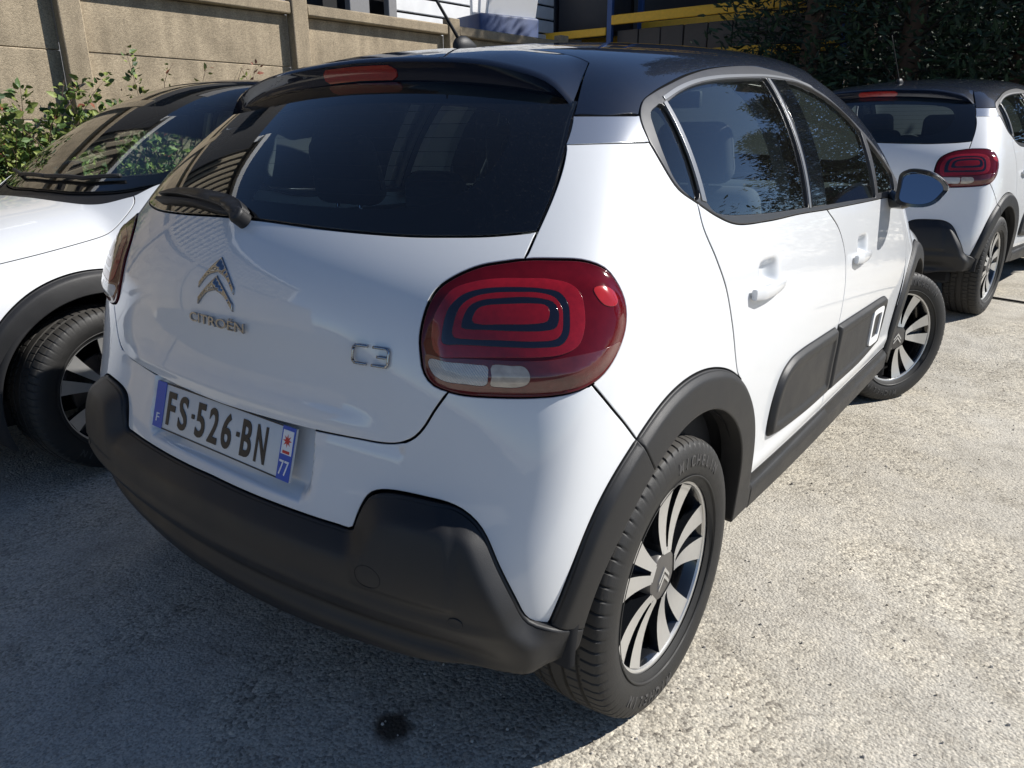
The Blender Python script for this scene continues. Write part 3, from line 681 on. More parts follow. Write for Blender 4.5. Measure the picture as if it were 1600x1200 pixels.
def wheel_meshes():
    R = {}
    # tyre --------------------------------------------------
    prof = [(-.085,.214),(-.097,.232),(-.1035,.262),(-.101,.284),(-.095,.299),(-.089,.3065),(-.080,.310)]
    gro = [(-.052,.004),(-.018,.004),(.018,.004),(.052,.004)]
    xs = [-.080]; 
    for c, h in gro: xs += [c-h-.0012, c-h, c+h, c+h+.0012]
    tread = []
    for x in sorted(set(xs+[.080]+[-.066,-.035,0,.035,.066])):
        ing = any(abs(x-c) <= h+1e-9 for c, h in gro); r = .316-.9*abs(x)**2*1.0
        tread.append((x, r-(.0065 if ing else 0)))
    prof = prof[:-1]+tread+[(-x, r) for x, r in prof[:-1]][::-1]
    seg = 72*8; V = []; fc = []; mi = []
    for s in range(seg):
        th = 2*PI*s/seg; sip = s % 8 == 0
        for x, r in prof:
            rr = r
            ax = abs(x)
            if sip and (.0535 < ax < .0965) and r > .29: rr -= .0045
            if (s % 8 == (3 if x > 0 else 5)) and (.021 < ax < .047): rr -= .0035
            t2 = th+(0.02*(ax-.055)/.04 if ax > .055 else 0)
            V.append((x, rr*math.cos(t2), rr*math.sin(t2)))
    n = len(prof)
    for s in range(seg):
        for i in range(n-1):
            a = s*n+i; b = ((s+1) % seg)*n+i; fc.append((a, a+1, b+1, b)); mi.append(1 if abs(prof[i][0]) < .094 and abs(prof[i+1][0]) < .094 else 0)
    me = mesh_from('tyre', V, fc, None, 'tyre'); me.materials.append(M['tread']); me.polygons.foreach_set('material_index', mi); me.set_sharp_from_angle(angle=math.radians(38)); R['tyre'] = me
    # lathe helper
    def lathe(name, prof, mat, seg=96):
        V = [(x, r*math.cos(2*PI*s/seg), r*math.sin(2*PI*s/seg)) for s in range(seg) for x, r in prof]; n = len(prof)
        f = [(s*n+i, s*n+i+1, ((s+1) % seg)*n+i+1, ((s+1) % seg)*n+i) for s in range(seg) for i in range(n-1)]
        me = mesh_from(name, V, f, None, mat); me.set_sharp_from_angle(angle=math.radians(35)); return me
    R['rim'] = lathe('rim', [(-.09,.218),(-.088,.205),(-.06,.195),(.03,.192),(.062,.199),(.074,.207)], 'rim_b')
    R['rim_lip'] = lathe('rim_lip', [(.074,.2065),(.0795,.2085),(.0815,.212),(.0815,.2165),(.079,.2195),(.072,.2195)], 'rim_s')
    R['brake_disc'] = lathe('brake_disc', [(.0,.13),(.012,.13),(.014,.128),(.014,.075),(.03,.07),(.03,.0)], 'disc', 48)
    R['sidewall_ring'] = lathe('sidewall_ring', [(.0965,.2275),(.0995,.2295),(.1002,.2315),(.0995,.233)], 'tyre')
    # spokes: five pairs of blades, machined faces over gloss black bodies
    bm = bmesh.new()
    def blade(pts, xf, xb):
        top = [bm.verts.new((xf(r), r*0+u, v)) for u, v, r in pts]; bot = [bm.verts.new((xb(r), u*1.0, v)) for u, v, r in pts]
        f = bm.faces.new(top); f.material_index = 0; n = len(pts)
        for i in range(n):
            q = bm.faces.new((top[i], bot[i], bot[(i+1) % n], top[(i+1) % n])); q.material_index = 1
        b = bm.faces.new(bot[::-1]); b.material_index = 1
    xf = lambda r: .068+.010*((r-.13)/.08)**2; xb = lambda r: .030+.02*(r > .15)
    for sgn in (1, -1):
        rs = np.linspace(.058, .2075, 9); c = .0125+(rs-.058)*.245; w_ = .0095+(rs-.058)*.125
        L = [(r, cc-ww) for r, cc, ww in zip(rs, c, w_)]; Rr = [(r, cc+ww) for r, cc, ww in zip(rs, c, w_)][::-1]
        for (r0, t0), (r1, t1), (r2, t2), (r3, t3) in [(L[i], L[i+1], Rr[-2-i], Rr[-1-i]) for i in range(8)]:
            def pt(r, t):
                return (math.sqrt(max(r*r-t*t, 1e-6)), t*sgn, r)
            q = [pt(r0, t0), pt(r1, t1), pt(r2, t2), pt(r3, t3)]
            if sgn < 0: q = q[::-1]
            top = [bm.verts.new((xf(r), u, v)) for u, v, r in q]; bot = [bm.verts.new((xb(r), u, v)) for u, v, r in q]
            f = bm.faces.new(top); f.material_index = 0
            for i in (0, 2) if sgn > 0 else (0, 2):
                f = bm.faces.new((top[i], bot[i], bot[(i+1) % 4], top[(i+1) % 4])); f.material_index = 1
            f = bm.faces.new((top[1], bot[1], bot[2], top[2])); f.material_index = 1
            f = bm.faces.new((top[3], bot[3], bot[0], top[0])); f.material_index = 1
    # bridge between the two blades at the hub, and recessed web
    q = [(.050, -.020), (.062, -.0195), (.062, .0195), (.050, .020)]
    for xft, pts, mi_ in ((lambda r: xf(r)-.0005, [(.052,-.018),(.066,-.016),(.066,.016),(.052,.018)], 0), (lambda r: .050, [(.055,-.018),(.2,-.045),(.2,.045),(.055,.018)], 1)):
        t = [bm.verts.new((xft(u), u, v)) for u, v in pts]; b = [bm.verts.new((.026, u, v)) for u, v in pts]
        f = bm.faces.new(t); f.material_index = mi_
        for i in range(4):
            f = bm.faces.new((t[i], b[i], b[(i+1) % 4], t[(i+1) % 4])); f.material_index = 1
    bmesh.ops.remove_doubles(bm, verts=bm.verts, dist=1e-5); bmesh.ops.recalc_face_normals(bm, faces=bm.faces)
    me = bm_mesh('spoke', bm, 'rim_s'); me.materials.append(M['rim_b']); R['spoke'] = me
    # hub cap with two chevrons
    R['hub_cap'] = lathe('hub_cap', [(.03,.062),(.068,.060),(.0735,.056),(.0755,.045),(.077,.02),(.0772,0)], 'hubcap', 60)
    bm = bmesh.new()
    for dz in (0, -.017):
        P = [(-.024,-.012),(0,.014),(.024,-.012),(.024,-.020),(0,.004),(-.024,-.020)]
        t = [bm.verts.new((.0795, y, z+dz+.008)) for y, z in P]; b = [bm.verts.new((.075, y, z+dz+.008)) for y, z in P]
        for i in range(6): bm.faces.new((t[i], b[i], b[(i+1) % 6], t[(i+1) % 6]))
        bm.faces.new(t[:2]+t[4:]); bm.faces.new(t[1:5])
    bmesh.ops.recalc_face_normals(bm, faces=bm.faces); R['hub_emblem'] = bm_mesh('hub_emblem', bm, 'silver')
    # raised name on the sidewall, twice
    bm = bmesh.new()
    for base in (70,):
        for word, a0 in (('MICHELIN', 0),):
            for i, ch in enumerate(word):
                tb = text_bm(ch, .034, .0012, .9, .0006); ang = math.radians(base+a0-(i-3.5)*6.2)
                for v in tb.verts:
                    r = .2665+v.co.y; a = ang-v.co.x/.2665
                    v.co = Vector((float(np.interp(r, [.232,.262,.284,.299], [.097,.1035,.101,.095]))+.0006+v.co.z, r*math.cos(a), r*math.sin(a)))
                tm = bpy.data.meshes.new('t'); tb.to_mesh(tm); tb.free(); bm.from_mesh(tm); bpy.data.meshes.remove(tm)
    R['sidewall_lettering'] = bm_mesh('sidewall_lettering', bm, 'tyre_text')
    return R

def seat(name, x, y, parent, rear=False, wx=.52, mat='fabric'):
    s = ob(name, rbox(name, (wx, .50, .16), mat, .05, 3, (x, y, .46)), parent)
    q = Quaternion((1, 0, 0), math.radians(16 if not rear else 18))
    hb = .62 if not rear else .56
    ob('seat_back', rbox('seat_back', (wx*.98, .13, hb), mat, .05, 3, (x, y-.25-.06, .46+hb/2), q.to_matrix(), (.86, .8)), s)
    return s
def headrest(x, y, z, parent, sz=(.27, .10, .19)):
    h = ob('headrest', rbox('headrest', sz, 'fabric', .045, 4, (x, y, z), Quaternion((1, 0, 0), math.radians(12)).to_matrix(), (.92, .8)), parent)
    v, f = join([tube([(x+s*.05, y+.01, z-.2), (x+s*.05, y, z-.05)], .006, 8) for s in (-1, 1)])
    ob('headrest_post', mesh_from('headrest_post', v, f, None, 'chrome'), h)
    return h

def build_car():
    car = empty('parked_car')
    P = panel_mesh
    # ---------------- tailgate
    rh = [crv(TGB), crv(LIGHT[15:]+[LIGHT[0]]), crv(SEAM[:2]), crv(GB)]
    right = np.vstack(rh); o = loop(right, mir(right))
    shut = crv(TGB)
    def off_tg(q):
        aq = np.abs(q[:, 0]); z = q[:, 1]
        # concave scoop under the badge and a soft edge above the lower shut line
        return -.006*np.exp(-((z-.80)/.07)**2)*ss(.62-aq, .20)+.006*np.exp(-((z-.715)/.022)**2)*ss(.60-aq, .12)
    tg = ob('tailgate', P('tailgate', Side, o, 'white', res=.016, off=off_tg), car)
    # rear glass
    gseam = [(.650,1.065),(.641,1.127),(.612,1.207),(.588,1.255),(.575,1.285)]
    gbot = [(0,1.062),(.09,1.060),(.267,1.054),(.437,1.051),(.509,1.053),(.574,1.056),(.613,1.060),(.650,1.065)]
    gtop = [(.575,1.285),(.40,1.325),(.2,1.336),(0,1.340)]
    right = np.vstack([crv(gbot), crv(gseam), crv(gtop)]); o = loop(right, mir(right))
    gl = ob('rear_glass', P('rear_glass', Rear, o, 'glass_r', res=.03, off=.001, thick=.004), tg)
    inn = [(0,1.098),(.2,1.094),(.36,1.096),(.45,1.110),(.50,1.145),(.505,1.20),(.475,1.245),(.42,1.270),(.2,1.288),(0,1.292)]
    right = crv(inn); hole = loop(right, mir(right))
    ob('glass_border', P('glass_border', Rear, o, 'frit', holes=[hole], res=.03, off=-.006, thick=.002), tg)
    hl = []
    for zz in np.arange(1.115, 1.285, .026):
        pts = Rear.to3(np.array([(x, zz) for x in np.linspace(-.47, .47, 24)]), -.0085); hl.append(tube(pts, .0006, 4))
    v, f = join(hl); ob('heating_wire', mesh_from('heating_wire', v, f, None, simple('heating_wire', (.05, .03, .02), .5)), tg)['kind'] = 'stuff'
    # spoiler
    xs = np.linspace(-1, 1, 61); z_t = spline([0,.1,.24,.36,.446,.494,.536,.565], [1.386,1.384,1.377,1.366,1.349,1.335,1.312,1.283]); z_l = spline([0,.1,.29,.41,.52,.565], [1.334,1.331,1.319,1.304,1.284,1.272])
    gy = spline([0,.25,.40,.47,.51], [.180,.174,.153,.135,.118])
    rows = []
    gp = np.stack([xs*.510, gy(np.abs(xs)*.510)], -1); r0 = Top.to3(gp, 0.); r0b = r0.copy(); r0b[:, 2] -= .014
    lx = xs*.567; yl = -.067+.039*(lx/.564)**2; top = np.stack([lx, yl, z_t(np.abs(lx))], -1); low = np.stack([lx*.995, yl+.014, z_l(np.abs(lx))], -1)
    def mid(a, b, t, h): m = a*(1-t)+b*t; m[:, 2] += h*4*t*(1-t)*np.clip(1.4-1.4*np.abs(xs)**3, 0, 1); return m
    rows = [r0b, r0]+[mid(r0, top, t, .010) for t in (.2, .4, .6, .8, .93)]+[top]
    e = top.copy(); e[:, 1] -= .004; e[:, 2] -= .006; rows.append(e)
    for t in (.33, .66): m = e*(1-t)+low*t; m[:, 1] += .010*4*t*(1-t)*.5; rows.append(m)
    l2 = low.copy(); l2[:, 1] += .004; l2[:, 2] -= .004; rows += [low, l2]
    un = low.copy(); un[:, 1] += .075; un[:, 2] -= .0; rows.append(un)
    V = np.vstack(rows); n = len(xs); fc = [(i*n+j, (i+1)*n+j, (i+1)*n+j+1, i*n+j+1) for i in range(len(rows)-1) for j in range(n-1)]
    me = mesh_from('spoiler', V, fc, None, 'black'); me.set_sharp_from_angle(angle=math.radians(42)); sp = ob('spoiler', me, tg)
    # brake light in the spoiler lip
    def lip_pt(x, t, o_): 
        tz, lz = float(z_t(abs(x))), float(z_l(abs(x))); y = -.067+.039*(x/.564)**2
        return (x, y-.004+.018*t-o_+.005*4*t*(1-t), tz-.006+(lz-tz+.006)*t)
    V = []; fc = []; nx, ny = 25, 8
    for k, (sx, t0, t1, of) in enumerate(((.124, .12, .80, -.004), (.122, .14, .78, .0035))):
        for j in range(ny):
            for i in range(nx):
                u = -1+2*i/(nx-1); v_ = -1+2*j/(ny-1)
                r = 1-.5*max(0, abs(u)-.88)/.12*0
                uu = u*sx*(1-.05*abs(v_)**4); V.append(lip_pt(uu, (t0+t1)/2+v_*(t1-t0)/2*(1-.35*max(0, (abs(u)-.9)/.1)**2), of))
    for j in range(ny-1):
        for i in range(nx-1): a = nx*ny+j*nx+i; fc.append((a, a+nx, a+nx+1, a+1))
    per = [i for i in range(nx)]+[j*nx+nx-1 for j in range(1, ny)]+[(ny-1)*nx+i for i in range(nx-2, -1, -1)]+[j*nx for j in range(ny-2, 0, -1)]
    for a, b in zip(per, per[1:]+per[:1]): fc.append((nx*ny+a, nx*ny+b, b, a))
    me = mesh_from('brake_light', V, fc, None, 'lens_br'); me.set_sharp_from_angle(angle=math.radians(40)); bl_ = ob('brake_light', me, tg)
    # wiper
    arm = loop(crv([(-.455,1.094),(-.36,1.107),(-.2,1.114),(-.06,1.108),(0,1.098),(.024,1.086)]), crv([(.024,1.086),(.027,1.075),(.017,1.068),(-.003,1.070),(-.06,1.086),(-.2,1.097),(-.36,1.097),(-.455,1.090)]))
    def off_w(q): return .022+.008*ss(dist(q, arm, True), .012)+.010*ss(q[:, 0]+.45, .3)
    wp = ob('wiper_arm', P('wiper_arm', Rear, arm, 'plastic', res=.008, off=off_w, thick=.018, gap=0), tg)
    bl2 = loop(crv([(-.47,1.083),(-.25,1.090),(-.03,1.083)]), crv([(-.03,1.083),(-.03,1.076),(-.25,1.083),(-.47,1.076)]))
    ob('wiper_blade', P('wiper_blade', Rear, bl2, 'rubber', res=.01, off=.018, thick=.016, gap=0), tg)
    c = [(.014+.017*math.cos(t), 1.076+.014*math.sin(t)) for t in np.linspace(0, 2*PI, 24, endpoint=False)]
    ob('wiper_pivot', P('wiper_pivot', Rear, loop(np.array(c)), 'plastic', res=.01, off=.037, thick=.040, gap=0, bev=.007), tg)
    # chevron badge, name, model number
    for za, zi, zo, zl in ((.987, .958, .934, .920), (.951, .922, .902, .886)):
        rgt = [crv([(0, za), (.030, za-.022), (.064, zo-.002)], .004), crv([(.064, zo-.002), (.064, zl)], .004), crv([(.064, zl), (.032, zi-.010), (0, zi)], .004)]
        R_ = np.vstack(rgt); lp = loop(R_, mir(R_)); lp = lp+np.array([-.008, 0])
        ob('emblem', P('emblem', Rear, lp, 'chrome', res=.006, off=lambda q, lp=lp: .003+.007*ss(dist(q, lp, True), .012), thick=.006, gap=0), tg)
    def surf_text(name, txt, x0, z0, width, height, depth, mat, parent):
        bm = text_bm(txt, 1, .5); X = [v.co.x for v in bm.verts]; Y = [v.co.y for v in bm.verts]
        sx = width/(max(X)-min(X)); sy = height/(max(Y)-min(Y)); cx = (max(X)+min(X))/2; cy = (max(Y)+min(Y))/2
        Q = np.array([((v.co.x-cx)*sx+x0, (v.co.y-cy)*sy+z0) for v in bm.verts]); D = np.array([.001+(v.co.z+.5)*depth for v in bm.verts])
        p = Rear.to3(Q, D)
        for v, c in zip(bm.verts, p): v.co = c
        return ob(name, bm_mesh(name, bm, mat), parent)
    surf_text('name_letters', 'CITRO\u00cbN', -.001, .859, .198, .024, .004, 'chrome', tg)
    for pts in ([(.420,.866),(.394,.866),(.389,.861),(.389,.839),(.394,.834),(.420,.834)], [(.432,.866),(.462,.866),(.466,.861),(.466,.839),(.462,.834),(.432,.834)], [(.442,.850),(.464,.850)]):
        pp = Rear.to3(crv(pts, .003) if len(pts) == 2 else np.vstack([crv([a, b], .004) for a, b in zip(pts[:-1], pts[1:])]), .0035)
        v, f = tube(pp, .0028, 6); ob('model_badge', mesh_from('model_badge', v, f, None, 'chrome'), tg)
    # ---------------- rear bumper
    right = np.vstack([crv(TGB), crv(LIGHT[10:16][::-1]+[BQ[0]]), crv(BQ), cut(COC, C4, CO[0]), crv(BT[::-1])])
    o = loop(right, mir(right))
    rec = loop(crv([(.400,.72),(.395,.62),(.385,.565),(.355,.545)]), crv([(.355,.545),(.1,.541),(-.1,.541),(-.355,.545)]), crv([(-.355,.545),(-.385,.565),(-.395,.62),(-.400,.72)]))
    def off_b(q):
        ins = inpoly(q, rec); d = dist(q, rec, True)
        return np.where(ins, -.026*ss(d, .016), 0)-.004*np.exp(-((q[:, 1]-.70)/.02)**2)*(np.abs(q[:, 0]) < .62)
    bu = ob('rear_bumper', P('rear_bumper', Side, o, 'white', res=.011, off=off_b), car)
    # lower black cladding
    BTc = crv(BT); top_line = np.vstack([mir(BTc), BTc])
    right = np.vstack([BTc, crv([BT[-1], BB[0]]), crv(BB)]); o = loop(right, mir(right))
    def off_c(q):
        d = dist(q, top_line); aq = np.abs(q[:, 0]); z = q[:, 1]
        v = .003+.028*cham(d, .034)
        low = ss(.80-aq, .12)
        v += low*(.005*np.exp(-((z-.413)/.014)**2)-.030*np.exp(-((z-.345)/.030)**2))
        v += .006*ss(.70-aq, .025)*ss(aq-.50, .03)*ss(z-.44, .02)
        v -= .022*ss(.335-z, .06)
        k = ss(aq-.785, .06); return v*(1-k)+(.016-.012*ss(.345-z, .03))*k
    cl = ob('bumper_cladding', P('bumper_cladding', Side, o, 'plastic', res=.011, band=(top_line, (.005, .012, .019, .026, .031, .036, .042), False), off=off_c, thick=.03, gap=.0005, bev=.006), car)
    ang = np.linspace(0, 2*PI, 40, endpoint=False)
    ring = loop(np.array([(.545+.026*math.cos(t), .475+.021*math.sin(t)) for t in ang]))
    offr = lambda q: off_c(q)+.0012
    inner = loop(np.array([(.545+.0245*math.cos(t), .475+.0197*math.sin(t)) for t in ang]))
    ob('tow_eye_ring', P('tow_eye_ring', Side, ring, 'void', holes=[inner], res=.02, off=lambda q: off_c(q)+.0004, thick=.004, gap=0, bev=.0004), cl)
    s_ = loop(np.array([(.690+.011*math.cos(t), .430+.0095*math.sin(t)) for t in ang[::2]]))
    for sg in (1, -1): ob('parking_sensor', P('parking_sensor', Side, loop(s_*[sg, 1]), 'rubber', res=.01, off=lambda q: off_c(q)+.0018, thick=.006, gap=0), cl)
    # number plate
    q = Quaternion((1, 0, 0), -.30)
    pl = ob('number_plate', rbox('number_plate', (.520, .006, .110), 'plate_w', .0028, 2), car, (-.012, -.5125, .6255)); pl.rotation_mode = 'QUATERNION'; pl.rotation_quaternion = q
    def plate_piece(name, x0, x1, z0, z1, mat, y=-.0036): return ob(name, rbox(name, (x1-x0, .0012, z1-z0), mat, .0005, 1, ((x0+x1)/2, y, (z0+z1)/2)), pl)
    plate_piece('plate_frame', -.2585, .2585, .0515, .0545, 'ink'); plate_piece('plate_frame', -.2585, .2585, -.0545, -.0515, 'ink')
    plate_piece('country_band', -.2595, -.2185, -.0545, .0545, 'plate_b', -.0039); plate_piece('region_band', .2185, .2595, -.0545, .0545, 'plate_b', -.0039)
    plate_piece('region_crest', .2225, .2555, -.002, .047, 'white_flat', -.0045)
    def flat_text(name, txt, x, z, w_, h_, mat, y, bold=0.):
        bm = text_bm(txt, 1, .5, 1, bold); X = [v.co.x for v in bm.verts]; Y = [v.co.y for v in bm.verts]; cx = (max(X)+min(X))/2; cy = (max(Y)+min(Y))/2
        for v in bm.verts: v.co = Vector(((v.co.x-cx)*w_/(max(X)-min(X))+x, y-(v.co.z)*.001, (v.co.y-cy)*h_/(max(Y)-min(Y))+z))
        bmesh.ops.recalc_face_normals(bm, faces=bm.faces)
        return ob(name, bm_mesh(name, bm, mat), pl)
    x = -.188
    for ch in 'FS-526-BN':
        if ch == '-': plate_piece('plate_dot', x-.016, x-.004, -.004, .006, 'ink', -.0042); x += .021
        else: flat_text('plate_character', ch, x+.0, -.001, .036 if ch != 'F' else .033, .078, 'ink', -.0042, .022); x += .0505
    flat_text('country_letter', 'F', -.239, -.030, .013, .020, 'white_flat', -.0050); flat_text('department_number', '77', .2385, -.029, .030, .030, 'white_flat', -.0050)
    st = bmesh.new(); c0 = st.verts.new((.239, -.0054, .026)); rim_ = [st.verts.new((.239+(.014 if k % 2 == 0 else .006)*math.sin(k*PI/8), -.0054, .026+(.014 if k % 2 == 0 else .006)*math.cos(k*PI/8))) for k in range(16)]
    for k in range(16): st.faces.new((c0, rim_[(k+1) % 16], rim_[k]))
    ob('crest_star', bm_mesh('crest_star', st, 'red'), pl); plate_piece('crest_line', .228, .250, .000, .006, 'red', -.0050)
    # ---------------- tail lights
    LL = closed(LIGHT)
    def off_l(q): return .004+.013*ss(dist(q, LL, True), .04)
    tl = both('tail_light', P('tail_light', Side, LL, 'lens', res=.012, off=off_l, thick=.02, gap=.0022), car)
    rings = [('light_ring', 'lens_b', [(.686,.88),(.689,.922),(.708,.953),(.731,.974),(.77,.988),(.81,.995),(.848,.997),(.883,.997),(.909,.99),(.918,.976),(.917,.952),(.91,.923),(.896,.899),(.873,.887),(.843,.882),(.787,.878),(.726,.872),(.696,.87)]),
             ('dark_ring', 'lens_d', [(.701,.892),(.705,.918),(.718,.946),(.744,.967),(.78,.979),(.831,.984),(.867,.983),(.888,.978),(.895,.964),(.892,.94),(.884,.914),(.871,.9),(.846,.896),(.789,.894),(.728,.892),(.709,.89)]),
             ('light_ring', 'lens_b', [(.72,.904),(.723,.924),(.737,.95),(.759,.965),(.792,.974),(.83,.977),(.86,.977),(.879,.971),(.885,.957),(.882,.938),(.876,.919),(.866,.909),(.836,.905),(.791,.904),(.742,.902)]),
             ('dark_ring', 'lens_d', [(.735,.918),(.74,.935),(.752,.952),(.772,.962),(.803,.967),(.839,.97),(.864,.968),(.876,.963),(.879,.952),(.875,.935),(.868,.925),(.852,.921),(.816,.919),(.769,.918),(.744,.917)]),
             ('light_ring', 'lens_b', [(.753,.929),(.762,.947),(.775,.954),(.813,.959),(.849,.961),(.864,.959),(.867,.953),(.864,.942),(.859,.935),(.841,.931),(.795,.928),(.765,.926)])]
    L_ = [closed(r[2], .005) for r in rings]
    for k, (nm, mt, _) in enumerate(rings):
        me = P(nm, Side, L_[k], mt, holes=[L_[k+1]] if k < 4 else [], res=.007, off=lambda q, k=k: off_l(q)+.0012, thick=.003, gap=0, bev=.0006)
        ob(nm, me, tl[0]); ob(nm, mirrored(me), tl[1])
    band = closed([(.672,.866),(.70,.868),(.75,.872),(.80,.874),(.85,.877),(.885,.883),(.93,.888),(.97,.892),(.985,.888),(.96,.862),(.935,.845),(.90,.832),(.85,.824),(.78,.817),(.73,.815),(.695,.818),(.677,.836)], .006)
    rev = closed([(.677,.86),(.715,.8625),(.752,.863),(.767,.862),(.766,.846),(.763,.830),(.734,.828),(.70,.828),(.682,.838)], .005)
    amb = closed([(.773,.864),(.80,.866),(.817,.866),(.823,.856),(.820,.838),(.808,.831),(.785,.829),(.770,.830),(.771,.846)], .005)
    for nm, lp, mt, hs in (('lower_lens', band, 'lens_s', [rev, amb]), ('reversing_lens', rev, 'lens_w', []), ('indicator_lens', amb, 'lens_a', [])):
        me = P(nm, Side, lp, mt, holes=hs, res=.007, off=lambda q, b=.0006 if hs else .0002: off_l(q)+b, thick=.003, gap=0, bev=.0006)
        ob(nm, me, tl[0]); ob(nm, mirrored(me), tl[1])
    rb = closed([(.940,.982),(.958,.986),(.978,.976),(.984,.962),(.972,.953),(.950,.958)], .004)
    me = P('side_reflector', Side, rb, 'lens_br', res=.006, off=lambda q: off_l(q)+.0012, thick=.003, gap=0, bev=.001); ob('side_reflector', me, tl[0]); ob('side_reflector', mirrored(me), tl[1])
    # ---------------- quarter panels, pillar bands
    o = loop(crv(SEAM[::-1]), crv(LIGHT[:11]+[BQ[0]]), crv(BQ), cut(COC, C4, C11), crv(DR[::-1]), crv([(1.343,1.092),(1.272,1.127),(1.248,1.169),(1.238,1.210)]), crv([(1.238,1.210),(1.124,1.209),(1.046,1.207)]))
    both('quarter_panel', P('quarter_panel', Side, o, 'white', res=.02), car)
    o = loop(crv([(1.046,1.207),(1.115,1.257)]), crv([(1.115,1.257),(1.18,1.257),(1.262,1.258)]), crv([(1.262,1.258),(1.246,1.236),(1.238,1.210)]), crv([(1.238,1.210),(1.124,1.209),(1.046,1.207)]))
    both('pillar_band', P('pillar_band', Side, o, 'silver', res=.015, off=.0006, gap=.0004), car)
    # ---------------- arch trims, sills
    BD = (.005, .010, .014, .018, .023)
    def off_a(q, line): return .004+.012*cham(dist(q, line), .016)
    lo_ = cut(COC, C4, CO[-1]); o = loop(lo_, crv([CO[-1], (1.66,.29)]), crv([(1.66,.29),(1.552,.29)]), crv([(1.552,.29), CI[-1]]), cut(CIC, CI[-1], (1.06,.639)), crv([tuple(cut(CIC, CI[-1], (1.06,.639))[-1]), C4]))
    both('wheel_arch_trim', P('wheel_arch_trim', Side, o, 'plastic', res=.011, band=(lo_, BD, False), off=lambda q: off_a(q, lo_), thick=.05, gap=.0006, bev=.004), car)
    lo2 = cut(COC, CO[0], C4); o = loop(lo2, crv([C4, tuple(cut(CIC, CI[-1], (1.06,.639))[-1])]), cut(CIC, (1.06,.639), CI[0]), crv([CI[0], CO[0]]))
    both('wheel_arch_trim', P('wheel_arch_trim', Side, o, 'plastic', res=.011, band=(lo2, BD, False), off=lambda q: off_a(q, lo2), thick=.05, gap=.0006, bev=.004), car)
    lf = farc_side(.455, 176, -8, 140); li = farc_side(.372, -6, 186, 60)
    o = loop(lf, crv([lf[-1], li[0]]), li, crv([li[-1], lf[0]]))
    both('wheel_arch_trim', P('wheel_arch_trim', Side, o, 'plastic', res=.011, band=(lf, BD, False), off=lambda q: off_a(q, lf), thick=.05, gap=.0006, bev=.004), car)
    o = loop(crv([(1.66,.373),(2.3,.362),(3.30,.350)]), crv([(3.30,.350),(3.30,.262)]), crv([(3.30,.262),(2.3,.268),(1.66,.285)]), crv([(1.66,.285),(1.66,.373)]))
    tline = crv([(1.6,.373),(2.3,.362),(3.4,.350)])
    both('sill_trim', P('sill_trim', Side, o, 'plastic', res=.02, off=lambda q: -.002+.018*ss(dist(q, tline), .03), thick=.05, gap=.0004, bev=.005), car)
    # ---------------- doors
    HND = [(.475, .893, .30), (1.395, .858, .30)]
    def off_d(q):
        y = q[:, 0]-A90+Y0; z = q[:, 1]; v = 0*y
        for hy, hz, _ in HND: v -= .030*np.exp(-(np.abs((y-hy-.01)/.050)**4+np.abs((z-hz-.010)/.029)**4))
        v += -.007*np.exp(-((z-.545)/.12)**2)+.004*np.exp(-((z-.40)/.02)**2)
        return v
    o = loop(crv(DR), cut(COC, C11, CO[-1]), crv([CO[-1], (2.300,.366)]), crv(DM[::-1]), crv([(2.193,1.018),(1.945,1.025),(1.706,1.027),(1.514,1.037),(1.421,1.061),(1.343,1.092)]))
    rd = both('rear_door', P('rear_door', Side, o, 'white', res=.014, off=off_d, guides=[np.stack([A.ravel() for A in np.meshgrid(np.linspace(ay(.40), ay(.55), 30), np.linspace(.85, .95, 26))], -1)]), car)
    o = loop(crv(DM), crv([DM[-1], DF[-1]]), crv(DF[::-1]), crv([DF[0], (2.749,1.007), DM[0]]))
    fd = both('front_door', P('front_door', Side, o, 'white', res=.014, off=off_d, guides=[np.stack([A.ravel() for A in np.meshgrid(np.linspace(ay(1.32), ay(1.47), 30), np.linspace(.82, .92, 26))], -1)]), car)
    # handles: bars bridging the scoop
    for dr, (hy, hz, L) in ((rd, HND[0]), (fd, HND[1])):
        hh = []
        n = 22; V = []; fc = []; sec = 12
        for i in range(n):
            t = i/(n-1); y = hy-.118+.236*t; zc = hz-.020-.004*t
            bow = min(1, .62+2.2*t) if t < .3 else (max(0., 1-((t-.3)/.7)**2.2))**.8
            base = Side.to3(np.array([(ay(y), zc)]), 0.)[0]
            hx = .0005+.0165*bow; hz_ = .005+.0125*bow*(1-.35*t); th_ = .003+.006*bow
            for k in range(sec):
                c, s = math.cos(2*PI*k/sec), math.sin(2*PI*k/sec)
                V.append((base[0]+hx+th_*np.sign(c)*abs(c)**.5, y, zc+hz_*np.sign(s)*abs(s)**.5))
        for i in range(n-1):
            for k in range(sec): fc.append((i*sec+k, i*sec+(k+1) % sec, (i+1)*sec+(k+1) % sec, (i+1)*sec+k))
        fc += [tuple(range(sec))[::-1], tuple((n-1)*sec+k for k in range(sec))]
        me = mesh_from('door_handle', V, fc, None, 'white'); me.set_sharp_from_angle(angle=math.radians(50)); ob('door_handle', me, dr[0]); ob('door_handle', mirrored(me), dr[1])
    # air bumps
    AR = loop(crv([(1.752,.470),(1.752,.500),(1.770,.571),(1.810,.625),(1.870,.650),(1.961,.657),(2.115,.655),(2.318,.650)]), crv([(2.318,.650),(2.328,.600),(2.322,.54),(2.316,.458),(2.305,.425)]), crv([(2.305,.425),(2.083,.428),(1.864,.440),(1.79,.448),(1.762,.455),(1.752,.470)]))
